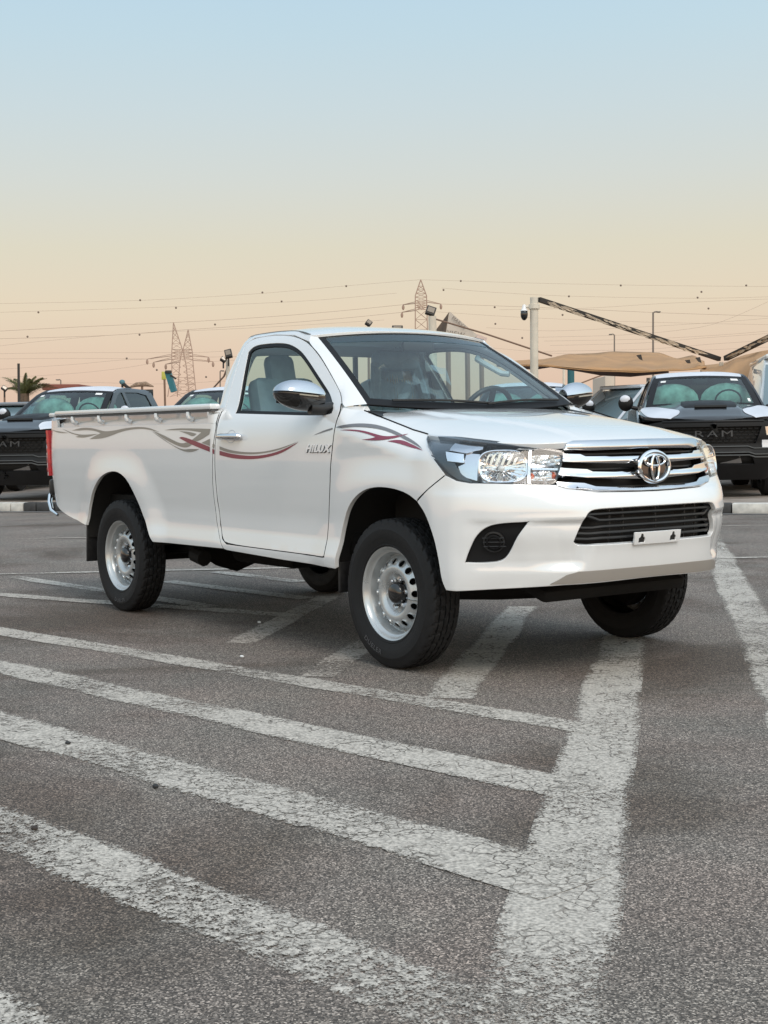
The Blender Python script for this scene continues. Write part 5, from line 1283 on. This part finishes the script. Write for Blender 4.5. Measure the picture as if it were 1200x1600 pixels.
# ground behind is pale sand up to a low wall
SAND = mat('sand', (.46, .37, .29), .9, noise=.2, nscale=.5)
slab(-160, 170, 38, 300, -.05, .16, 'sand_ground', SAND)
def wall_seg(pa, pb, D0, D1, z1, th, m_, name, label, cat):
    a = at(pa, 700, D0); b_ = at(pb, 700, D1); a.z = b_.z = z1/2; d = (b_-a); q = Matrix((d.normalized(), Vector((0, 0, 1)).cross(d.normalized()), Vector((0, 0, 1)))).transposed()
    o = MB().box((a+b_)/2, (d.length, th, z1), q, bev=.05).build(name, m_, None); return tag(o, label, cat)
wall_seg(800, 1260, 95, 92, 3.1, .4, mat('boundary_wall', (.40, .29, .19), .9, noise=.3, nscale=.6), 'boundary_wall', 'low brown boundary wall seen under the tan canopy', 'wall')
wall_seg(-40, 820, 110, 98, 2.6, .4, MATS['boundary_wall'], 'boundary_wall', 'long low brown wall behind the parked pickups on the left', 'wall')
wall_seg(936, 951, 70, 70, 3.6, 4, mat('cabin_white', (.50, .43, .36), .8), 'site_cabin', 'small white site cabin under the tan canopy', 'cabin')
b = wall_seg(92, 139, 60, 60, 3.05, 4, mat('kiosk_wall', (.5, .46, .42), .8), 'kiosk', 'small kiosk with flat red brown roof above the dark pickup', 'kiosk')
p = (at(92, 700, 60)+at(139, 700, 60))/2; d = (at(139, 700, 60)-at(92, 700, 60)).normalized(); q = Matrix((d, Vector((0, 0, 1)).cross(d), Vector((0, 0, 1)))).transposed()
MB().box((p.x, p.y, 3.13), (1.5, 4.3, .24), q, bev=.03).build('roof', mat('redbrown_roof', (.20, .06, .04), .7), b)

# ------------------------------------------------------------------ posts, shade structure, lights
CREAMP = mat('cream_post', (.62, .56, .47), .5, noise=.15, nscale=4)
DK_ = mat('dark_metal', (.022, .018, .015), .6)
BRN = mat('brown_steel', (.20, .12, .08), .7)
def vpost(px, ptop, D, r, m_, name, label, cat, group=None, base=0., n=12):
    t = at(px, ptop, D); bt = Vector((t.x, t.y, base)); lean = at(px, 700, D); bt.x += (lean.x-t.x); bt.y += (lean.y-t.y)
    o = MB().tube([bt, t], r, n).build(name, m_, None); return tag(o, label, cat, group), t
D0 = 30.
post, ptop = vpost(834.5, 465, D0, .085, CREAMP, 'shade_post', 'cream steel post carrying a dome camera and the torn shade beam', 'post')
u = 2243.5/D0
def P_(px, py, D=D0): return at(px, py, D)
MB().tube([P_(834.5, 476), P_(834.5, 483)], .115, 14).build('post_collar', CREAMP, post)
cam_ = MB().tube([P_(828, 479), P_(818, 480)], .03, 8).build('security_camera', CREAMP, None); tag(cam_, 'white dome security camera on the cream post', 'camera')
MB().tube([P_(819, 476), P_(819, 483), P_(819, 486)], [.03, .05, .085], 14).build('camera_housing', mat('cam_white', (.75, .75, .75), .4), cam_)
MB().sphere(P_(819, 491), (.078, .078, .13), 16, 10).build('camera_dome', GLOSSBLK, cam_)
TORN = mat('torn_cloth', (.55, .46, .36), .9)
def beam(p0, p1, Da, Db, w_, label, seed, patches=26):
    a = at(*p0, Da); b_ = at(*p1, Db); o = MB().bar(a, b_, w_, w_).build('shade_beam', DK_, None); tag(o, label, 'beam')
    rr = random.Random(seed); mb = MB(); d = b_-a; n = (CAM-a).normalized(); v = d.normalized().cross(n).normalized()
    for i in range(patches):
        t = .06+.84*rr.random(); L_ = rr.uniform(.08, .22); off = rr.uniform(-.35, .5)*w_
        c = a+d*t-n*-1*(w_*.72)+v*off; e = d.normalized()*L_; h = v*w_*rr.uniform(.12, .35)
        nn_ = n*(.01+.03*rr.random())
        mb.add([c-e-h*.3+nn_, c-e*.2-h+nn_*1.3, c+e+h*.2+nn_, c+e*.3+h+nn_*1.6, c-e*.5+h*.6+nn_], [(0, 1, 2, 3, 4)])
    mb.build('torn_cloth', TORN, o, smooth=False); return o
beam((842, 468), (1124, 561), D0, 33, .095, 'dark sloping beam with torn cloth rising left to the cream post', 1, 60)
beam((1215, 521), (1134, 560), 31, 33, .11, 'short dark beam with torn cloth rising to the right edge', 2, 24)
o = MB().tube([at(682, 499, 34), at(760, 522, 33), at(862, 556, 32)], .022, 6).build('stay_cable', BRN, None); tag(o, 'thin brown stay sloping from the floodlight post behind the cab roof', 'cable')
fb_ = at(675.5, 494, 36)
fp = MB().tube([(fb_.x, fb_.y, 0), fb_], .10, 12).build('floodlight_post', CREAMP, None); tag(fp, 'short cream post with black floodlight behind the cab roof', 'post')
def flood(px, py, D, w_, h_, ang, label, group='floodlights on posts', ly=0.):
    c = at(px, py, D); K = empty('floodlight', c); tag(K, label, 'floodlight', group)
    q = Matrix((rt2, -fw, up2)).transposed()@Matrix.Rotation(ang, 3, 'Y')@Matrix.Rotation(R(28), 3, 'X')
    s = D/2243.5
    MB().box((0, 0, 0), (w_*s, .10, h_*s), q, bev=.012).build('lamp_case', DK_, K)
    MB().box(q@Vector((0, .06, .0)), (w_*s*.72, .012, h_*s*.62), q).build('lamp_glass', mat('flood_glass', (.20, .15, .10), .2, coat=1), K)
    MB().bar((0, 0, 0), tuple(-up2*(h_*.8+8)*s), .03, .03).build('bracket', DK_, K)
flood(673, 486, 36, 15, 15, R(18), 'black square floodlight on the short cream post')
flood(576, 505, 36, 9, 9, R(35), 'small black floodlight tilted above the cab roof, left of the tower')
flood(621, 515, 34, 17, 12, R(0), 'dark floodlight case poking over the middle of the cab roof')
flood(357, 553, 34, 11, 14, R(-14), 'brown floodlight beside the rear edge of the cab, upper one')
flood(349, 562, 34, 9, 7, R(35), 'small dark floodlight beside the rear edge of the cab, lower one')
flood(7, 607, 45, 9, 7, R(35), 'tilted brown panel of a small billboard at the far left beside the palm')  # small billboard panel, given the shape of a floodlight
o, _ = vpost(356, 562, 34.3, .05, CREAMP, 'floodlight_post', 'cream post behind the cab corner carrying two floodlights', 'post')
o, _ = vpost(7, 610, 45.2, .03, BRN, 'floodlight_post', 'thin brown post at the far left edge', 'post')
o, _ = vpost(576, 509, 36.2, .03, BRN, 'floodlight_post', 'thin post hidden behind the cab roof under the small floodlight', 'post')
o, _ = vpost(621, 519, 34.2, .04, BRN, 'floodlight_post', 'thin post hidden behind the middle of the cab roof', 'post')
o = MB().tube([at(330, 610, 40), at(350, 588, 38), at(358, 568, 35)], .025, 6).build('stay_cable', BRN, None); tag(o, 'thin brown stay curving down left from the cab corner floodlights', 'cable')
# billboards
bb = empty('billboard', at(705, 507, 60)); tag(bb, 'pale triangular billboard with grey lettering behind the windshield top', 'billboard')
P0 = [at(703, 487, 60), at(746, 524, 60), at(736, 532, 60), at(694, 536, 60)]
o3 = bb.location.copy()
bk_ = fw*.25
def prism(P, dv, name, m_, par, base):
    n = len(P); V = [p-base for p in P]+[p+dv-base for p in P]
    return MB().add(V, [tuple(range(n)), tuple(range(n, 2*n))[::-1]]+[(i, (i+1) % n, n+(i+1) % n, n+i) for i in range(n)]).build(name, m_, par, smooth=False)
prism(P0, bk_, 'sign_board', mat('board_pale', (.50, .44, .38), .8, noise=.2, nscale=2), bb, o3)
prism([at(702, 487, 60), at(694, 536, 60), at(680, 517, 61.2)], bk_, 'board_side', mat('board_dark', (.13, .085, .055), .8, noise=.5, nscale=3), bb, o3)
def sign_text(txt, px, py, D, size, ang, par, base, col=(.16, .13, .11)):
    me = textmesh(txt, size*D/2243.5, .004, 1.1); c = at(px, py, D-.08); s_, c_ = sin(ang), cos(ang)
    for v in me.vertices:
        x, y, z = v.co; X = x*c_-y*s_; Y = x*s_+y*c_; v.co = c+rt2*X+up2*Y-fw*z-base
    return link('lettering', me, mat('lettering_brown', col, .7), par)
sign_text('MARVA', 717, 504, 60, 7.5, R(-40), bb, o3); sign_text('VIEW', 712, 522, 60, 11, R(-10), bb, o3)
for x in (700, 730): MB().bar(at(x, 530, 60.2)-o3, Vector((at(x, 530, 60.2).x, at(x, 530, 60.2).y, .1))-o3, .15, .15).build('leg', BRN, bb)
b2 = empty('billboard', at(752, 530, 64)); tag(b2, 'small pale board low behind the windshield corner, right of the triangular billboard', 'billboard')
prism([at(741, 520, 64), at(762, 528, 64), at(758, 536, 64), at(734, 533, 64)], bk_, 'sign_board', mat('board_pink', (.62, .48, .42), .8, noise=.2, nscale=2), b2, b2.location.copy())
MB().bar((0, 0, 0), (0, 0, .1-b2.location.z), .15, .15).build('leg', BRN, b2)
# street lamps
def lamp(px, pt, D, r, arm, label):
    t = at(px, pt, D); bse = at(px, 700, D); bse.z = 0; K = MB().tube([bse, t], [r*1.4, r], 10).build('street_lamp', mat('lamp_post', (.16, .13, .11), .6), None); tag(K, label, 'street lamp', 'street lamps beyond the lot')
    s = D/2243.5; e = t+rt2*arm*s+up2*1*s
    MB().tube([t-up2*1.*s, t+rt2*arm*.4*s+up2*.8*s, e], r*.8, 6).build('arm', MATS['lamp_post'], K)
    MB().box(e+rt2*(2.*s if arm > 0 else -2.*s)-up2*.6*s, (5*s, .3, 1.4*s), Matrix((rt2, fw, up2)).transposed(), bev=.03).build('lamp_head', mat('lamp_head', (.10, .09, .08), .5), K)
lamp(1020.5, 488, 75, .045, 7, 'tall street lamp with arm to the right, above the tan canopy')
lamp(960, 523, 110, .05, -4, 'shorter street lamp with arm to the left, above the tan canopy')
lamp(95, 594, 110, .05, -3, 'tiny hooked street lamp above the red brown kiosk roof')
lamp(344, 580, 90, .04, 2, 'thin street lamp between the lattice tower and the cab corner')
o, _ = vpost(29, 568, 40, .035, DK_, 'utility_post', 'bare dark brown post standing in front of the palm', 'post')
# teal pole, yellow sign and a few odd things over the far trucks
o = MB().bar(at(262, 580, 45), at(272, 612, 45), .17, .17).build('leaning_pole', mat('teal_paint', (.02, .14, .17), .5), None); tag(o, 'dark teal leaning pole in front of the left lattice tower', 'pole')
MB().box(at(263, 581, 44.9), (.20, .1, .09), Matrix((rt2, fw, up2)).transposed(), bev=.02).build('pole_head', DK_, o)
MB().bar(at(266, 586, 44.9), at(275, 592, 44.9), .05, .05).build('pole_bracket', DK_, o)
ys = MB().box(at(256, 587, 46), (.14, .05, .26), Matrix((rt2, fw, up2)).transposed(), bev=.01).build('sign_panel', mat('sign_yellow', (.42, .40, .07), .6), None); ys.name = 'road_sign'; tag(ys, 'small yellow green sign on a thin post left of the teal pole', 'sign')
MB().bar(at(257, 592, 46), Vector((at(257, 592, 46).x, at(257, 592, 46).y, .1)), .05, .05).build('post', BRN, ys)
cl_ = MB().sphere(at(191, 597, 45), (.07, .10, .08), 7, 5).build('cloth_bundle', mat('cloth_blue', (.10, .22, .26), .8, noise=.5, nscale=9), None); tag(cl_, 'small blue grey cloth bundle above the roof of the dark pickup', 'cloth')
MB().tube([at(193, 600, 45), at(198, 604, 45), at(205, 607, 45)], [.06, .05, .02], 6).build('cloth_tail', DK_, cl_)
MB().bar(at(191, 599, 45), Vector((at(191, 599, 45).x, at(191, 599, 45).y, .1)), .05, .05).build('pole', DK_, cl_)
hm = MB().tube([at(203, 605, 50), at(213, 601, 50), at(228, 600, 50), at(240, 604, 50)], [.03, .08, .09, .02], 8).build('thatched_awning', mat('thatch', (.30, .21, .15), .95, noise=.5, nscale=20), None); tag(hm, 'curved brown thatched awning behind the dark pickup roof', 'awning')
MB().bar(at(222, 602, 50), Vector((at(222, 602, 50).x, at(222, 602, 50).y, .1)), .06, .06).build('post', BRN, hm)
# palm
pk = at(38, 615, 48); palm = empty('palm_tree', (pk.x, pk.y, .1)); tag(palm, 'low date palm with upright fronds beyond the dark pickups on the left', 'palm tree')
MB().tube([(0, 0, 0), (0, 0, pk.z-.1)], [.22, .16], 10).build('trunk', mat('palm_trunk', (.11, .075, .05), .9, noise=.4, nscale=14), palm)
PALMG = mat('palm_frond', (.10, .105, .035), .6, noise=.5, nscale=9)
rp = random.Random(5); base_ = Vector((0, 0, pk.z-.15))
for px, py in ((5, 590), (10, 577+18), (16, 596), (22, 592), (30, 600), (40, 583), (41, 585), (50, 596), (55, 588), (60, 595), (66, 590), (72, 592), (76, 600), (83, 603), (20, 604), (46, 592), (58, 600), (12, 606), (88, 606)):
    tip = at(px, py, 48+rp.uniform(-.7, .7))-Vector((pk.x, pk.y, .1)); mb = MB(); pts = []
    for i in range(9):
        t = i/8; pts.append(base_.lerp(tip, t)+Vector((0, 0, .12*sin(pi*t))))
    mb.tube(pts, [.018*(1-t_/9) for t_ in range(9)], 4)
    for i in range(1, 9):
        for sg in (-1, 1):
            for q_ in range(3):
                o_ = pts[i].lerp(pts[i-1], q_/3); d = (pts[i]-pts[i-1]).normalized(); sd_ = d.cross(Vector(-fw)).normalized()*sg
                L_ = .26*(1.1-i/10); e = o_+d*L_*.75+sd_*L_*.6+Vector((0, 0, -.03)); w_ = sd_.cross(d)*.02+d*.016
                mb.add([o_-w_, o_+w_, e], [(0, 1, 2)])
    mb.build('frond', PALMG, palm, smooth=False, recalc=False)

# ------------------------------------------------------------------ tan shade canopies
TAN = mat('canopy_tan', (.42, .235, .11), .85, noise=.22, nscale=.9, bump=.6, bscale=3)
def sheet(rows, name, label, m_=TAN, sub=4, wr=.05, seed=1, thick=.02):
    """rows of (px,py,D) -> smooth wrinkled cloth"""
    rr = np.random.default_rng(seed); G = [[at(*p) for p in r] for r in rows]; nr, nc = len(G), len(G[0])
    A_ = np.array([[list(v) for v in r] for r in G]); ru_ = np.linspace(0, nr-1, (nr-1)*sub+1); cu = np.linspace(0, nc-1, (nc-1)*sub+1)
    B_ = pchip(np.arange(nr), A_, ru_); B_ = np.transpose(pchip(np.arange(nc), np.transpose(B_, (1, 0, 2)), cu), (1, 0, 2))
    h, w_ = B_.shape[:2]; ii, jj = np.meshgrid(np.arange(h), np.arange(w_), indexing='ij')
    k = np.sin(jj*.9+ii*.5)*.5+np.sin(jj*.37-ii*.8+1)*.7+np.sin(jj*2.1+ii*1.3)*.25
    B_[..., 2] += wr*k*np.sin(np.pi*ii/(h-1))**.5
    V = B_.reshape(-1, 3); F = [(i*w_+j, i*w_+j+1, (i+1)*w_+j+1, (i+1)*w_+j) for i in range(h-1) for j in range(w_-1)]
    o = MB().add(V.tolist(), F).build(name, m_, None); tag(o, label, 'canopy')
    so_ = o.modifiers.new('thickness', 'SOLIDIFY'); so_.thickness = thick; return o
c1 = sheet([[(782, 566, 40), (850, 561, 41), (890, 553, 42), (925, 552, 42), (960, 549, 43), (1000, 550, 43), (1030, 551, 43), (1058, 560, 42), (1082, 555, 42), (1100, 566, 41)],
       [(780, 569, 36), (845, 566, 37), (890, 561, 38), (930, 561, 38), (965, 561, 38), (1000, 562, 38), (1035, 562, 38), (1062, 567, 38), (1086, 567, 37), (1102, 571, 37)],
       [(778, 571, 32), (843, 571, 32), (890, 575, 32), (930, 579, 32), (965, 580, 32), (1000, 581, 32), (1035, 579, 32), (1066, 578, 32), (1090, 576, 32), (1104, 573, 32)]],
      'shade_canopy', 'sagging tan cloth canopy between the cream post and black pickup', wr=.07, seed=2)
UND = mat('canopy_shade_side', (.13, .055, .04), .9)  # underside of the tan cloth, its shade put into a darker colour
def skirt(px0, col, label):
    pass
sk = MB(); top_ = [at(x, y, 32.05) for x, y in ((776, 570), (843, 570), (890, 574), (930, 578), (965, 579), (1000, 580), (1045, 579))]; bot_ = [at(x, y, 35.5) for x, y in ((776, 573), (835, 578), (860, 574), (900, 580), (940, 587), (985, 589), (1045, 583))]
V = [v for p in zip(top_, bot_) for v in p]; sk.add(V, [(2*i, 2*i+2, 2*i+3, 2*i+1) for i in range(len(top_)-1)]); sk.build('canopy_underside', UND, c1, smooth=True)
for x, y, a in ((994, 555, .4), (1070, 563, -.2), (1086, 559, .5)):
    p = at(x, y, 37); MB().add([p, p+rt2*.13+up2*.02, p+rt2*.17-up2*.14, p+rt2*.08-up2*.10], [(0, 1, 2, 3)]).build('torn_patch', DK_, c1, smooth=False)
c2 = sheet([[(1098, 571, 36), (1130, 567, 35), (1150, 559, 34), (1170, 553, 33), (1200, 547, 31), (1240, 541, 30)],
       [(1096, 575, 33), (1128, 574, 32), (1150, 569, 31), (1172, 564, 30.5), (1200, 556, 29.5), (1240, 548, 29)],
       [(1094, 580, 31), (1125, 588, 30), (1146, 591, 29.5), (1168, 588, 29), (1186, 570, 28.5), (1240, 556, 28)],
       [(1092, 583, 33), (1130, 600, 33), (1155, 626, 33), (1174, 620, 33), (1192, 590, 32), (1240, 570, 31)]],
      'shade_canopy', 'brown tan canopy sweeping up to the right edge above the white van', wr=.04, seed=4)
o, _ = vpost(1127, 566, 33.2, .05, CREAMP, 'shade_post', 'short cream post behind the black pickup where the canopies meet', 'post')
o, _ = vpost(892, 575, 50, .12, mat('teal_post', (.015, .10, .12), .6), 'shade_post', 'dark teal post under the tan canopy', 'post')
o, _ = vpost(881, 575, 60, .05, CREAMP, 'shade_post', 'thin pale post under the canopy left of the teal post', 'post')
o = MB().tube([at(902, 601, 60), at(930, 590, 60), at(950, 583, 60)], .03, 5).build('stay_cable', BRN, None); tag(o, 'short cable slanting up under the tan canopy', 'cable')

# ------------------------------------------------------------------ lattice towers
LAT = mat('lattice_steel', (.34, .235, .185), .8)
def tower_tmpl():
    pass
D1 = 260.
def latt(name, D, legs, braces, r, label, arms):
    K = empty(name, at(*legs[0][-1], D)); tag(K, label, 'pylon', 'lattice towers of the power line'); o3 = K.location.copy()
    for L_ in legs: MB().tube([at(x, y, D)-o3 for x, y in L_], r, 5).build('leg', LAT, K)
    mb = MB()
    for a, b_ in braces: mb.tube([at(*a, D)-o3, at(*b_, D)-o3], r*.55, 4)
    x = mb.build('bracing', LAT, K); x['kind'] = 'stuff'
    for a, b_ in arms:
        A_ = at(*a, D)-o3; B_ = at(*b_, D+3)-o3; m = MB().tube([A_, B_], r*.8, 5); m.tube([A_+up2*D*.0012, B_], r*.6, 4)
        q = m.build('cross_arm', LAT, K); MB().sphere(B_-up2*.002*D, (.25, .25, .5), 8, 6).build('insulator', LAT, q)
    return K
def zig(xl, xr, y0, y1, n):
    out_ = []; f = lambda e, y: e(y)
    for i in range(n):
        a = y0+(y1-y0)*i/n; b_ = y0+(y1-y0)*(i+1)/n
        out_ += [((xl(a), a), (xr(b_), b_)), ((xr(a), a), (xl(b_), b_)), ((xl(a), a), (xr(a), a))]
    return out_
ip = lambda pts: (lambda y: float(np.interp(y, [p[1] for p in pts], [p[0] for p in pts])))
Llo = [(271, 504), (268.5, 548), (268.5, 580), (262, 620)]; Llr = [(271, 504), (285, 546), (281, 566), (277, 620)]
Rll = [(294, 515), (286, 547), (291, 572), (296, 620)]; Rlr = [(294, 515), (300.5, 550), (302, 572), (307, 620)]
br = zig(ip(Llo), ip(Llr), 512, 545, 4)+zig(ip(Rll), ip(Rlr), 522, 548, 3)+zig(ip([(268, 546), (268.5, 560)]), ip([(300, 546), (301.5, 560)]), 546, 562, 3)
br += zig(ip([(269, 546), (268, 562)]), ip([(284, 546), (284, 562)]), 546, 562, 3)+zig(ip([(284, 546), (284, 562)]), ip([(301, 546), (302, 562)]), 546, 562, 3)
br += zig(ip([(269, 562), (266, 620)]), ip([(282, 562), (284, 620)]), 562, 620, 5)+zig(ip([(284, 562), (292, 620)]), ip([(302, 562), (307, 620)]), 562, 620, 6)+zig(ip([(270, 590), (265, 620)]), ip([(302, 590), (306, 620)]), 590, 620, 3)
latt('lattice_tower', D1, [Llo, Llr, Rll, Rlr], br, .085, 'twin peaked brown lattice tower beyond the parked pickups on the left',
     [((268, 556), (230, 561)), ((269, 561), (240, 566)), ((280, 566), (259, 569)), ((301, 556), (326, 558)), ((301, 563), (333, 565))])
A1 = [(657.5, 437), (649, 462), (649, 532)]; A2 = [(657.5, 437), (666.5, 462), (668.5, 532)]
br = zig(ip(A1), ip(A2), 447, 470, 4)+zig(ip(A1), ip(A2), 470, 484, 4)+zig(ip(A1), ip(A2), 484, 530, 3)+[((652, 470), (663, 484)), ((651, 477), (660, 484)), ((653, 484), (657, 478))]
latt('lattice_tower', D1, [A1, A2], br, .105, 'single peaked brown lattice tower rising behind the cab roof',
     [((650, 474), (630, 476)), ((650, 485), (628, 488)), ((667, 472), (689, 475))])
# ------------------------------------------------------------------ power lines and marker balls
WIRE = mat('wire', (.36, .28, .23), .8)
WR = [
 [(-30, 475), (200, 470), (400, 459), (560, 445), (657, 437)], [(657, 437), (860, 443), (1020, 446), (1230, 448)],
 [(-30, 489), (280, 479), (480, 470), (620, 458)], [(690, 450), (760, 456), (900, 463), (1090, 466), (1230, 463)],
 [(-30, 519), (120, 511), (271, 504), (420, 495), (540, 485), (630, 476)], [(-30, 530), (150, 525), (294, 515), (430, 506), (560, 495), (628, 488)],
 [(-30, 544), (67, 533), (200, 522), (420, 511), (600, 500)], [(-30, 561), (120, 560), (240, 561)], [(-30, 579), (120, 569), (200, 562), (232, 561)],
 [(-30, 592), (120, 583), (200, 574), (240, 567)], [(-30, 553), (150, 551), (300, 551), (360, 548)], [(-30, 603), (150, 598), (240, 600), (360, 595)],
 [(689, 475), (860, 481), (1040, 489), (1230, 495)], [(680, 487), (800, 495), (1000, 503), (1230, 508)],
 [(760, 512), (860, 517), (960, 513), (1100, 505), (1230, 495)], [(840, 527), (960, 524), (1090, 512), (1230, 459)], [(850, 533), (1000, 530), (1100, 525), (1230, 515)],
 [(860, 540), (1000, 536), (1100, 528), (1230, 519)], [(850, 549), (1000, 546), (1120, 537), (1230, 530)], [(760, 543), (900, 553), (1050, 549), (1230, 541)],
 [(326, 558), (420, 556), (560, 552)], [(333, 565), (360, 563), (420, 562)], [(780, 484), (900, 482), (1040, 474), (1230, 466)]]
BALLS = [(219, 469, 0), (275, 481, 2), (60, 488, 2), (43, 526, 5), (336, 507, 4), (218, 523, 5), (198, 560, 8), (245, 578, 9), (322, 589, 11), (720, 439, 1), (693, 453, 3), (774, 506, 13), (816, 528, 14),
         (773, 480, 12), (970, 446, 1), (1166, 446, 1), (889, 463, 3), (1090, 465, 3), (1107, 482, 12), (879, 492, 13), (410, 457, 0), (541, 447, 0), (440, 471, 2), (1096, 456, 1)]
WLAB = ['topmost line on the left, rising to the peak of the tower behind the cab', 'topmost line on the right, leaving the peak of the tower behind the cab', 'second line from the top on the left, with two marker balls', 'line just above the floodlight post, running right to the frame edge', 'line through the left peak of the twin peaked tower', 'line through the right peak of the twin peaked tower', 'line just below the twin peaks, rising to the right', 'line meeting the upper left arm of the twin peaked tower from the left edge', 'line reaching the upper left arm of the twin tower from lower on the frame edge', 'lowest sagging line ending at the middle left arm of the twin tower', 'nearly level line crossing the middle of the twin peaked tower', 'lowest line on the left, just above the dark pickup roof', 'line running right from the arm of the single peaked tower', 'line just below it, running right from the same tower above the cream post', 'line passing the cream post halfway, rising gently to the right', 'steeply rising line that ends highest at the right edge', 'rising line just below the torn shade beam', 'line rising behind the lower half of the torn shade beam', 'lowest line above the tan canopy', 'line skimming the top of the tan canopy', 'short line from the upper right arm of the twin tower to the cab', 'short line from the lower right arm of the twin tower to the cab', 'line rising from the cream post camera to the right edge']
for i, W_ in enumerate(WR):
    D = D1
    xs = [p[0] for p in W_]; t = np.linspace(xs[0], xs[-1], 24); y = pchip(xs, [p[1] for p in W_], t)
    side_ = 'left' if xs[-1] < 700 else 'right'
    o = MB().tube([at(a, b_, D) for a, b_ in zip(t, y)], .028 if i not in (4, 5, 12) else .042, 4).build('power_line', WIRE, None)
    tag(o, None, 'power line', 'power lines across the %s sky' % side_)
    o['label'] = WLAB[i]
    for bx_, by_, w_ in BALLS:
        if w_ == i:
            yy = float(pchip(xs, [p[1] for p in W_], np.array([bx_]))[0])
            MB().sphere(at(bx_, by_, D), .19, 10, 8).build('marker_ball', mat('marker_ball', (.17, .125, .10), .7), o)
# pebbles and litter
rl = random.Random(9)
for x, y in ((-.55, -1.19), (.02, -1.62), (.7, -2.9)):
    pass
for px, py, cc in ((405, 974, (.7, .7, .68)), (378, 1028, (.7, .7, .68)), (1129, 858, (.7, .7, .7)), (106, 1154+10, (.02, .02, .02)), (243, 1232, (.02, .02, .02)), (54, 1298, (.03, .02, .015))):
    d = at(px, py, 1)-CAM; t = -CAM.z/d.z; p = CAM+d*t
    mb = MB(); 
    mb.sphere((p.x, p.y, .008), (.016, .010, .007), 7, 5)
    o = mb.build('litter', mat('litter_%d' % int(cc[0]*100), cc, .7), None)
    tag(o, {405: 'white scrap beside the left front wheel shadow', 378: 'small white scrap left of the front wheel', 1129: 'white scrap right of the bumper', 106: 'small dark pebble at the left between two stripes', 243: 'dark pebble near the third stripe on the left', 54: 'dark pebble on the fourth stripe at the left edge'}[px], 'litter')
# plain object housekeeping: no stray names
for o in bpy.data.objects:
    if o.type == 'MESH' and o.parent is None and 'kind' not in o and 'label' not in o: o['kind'] = 'structure'
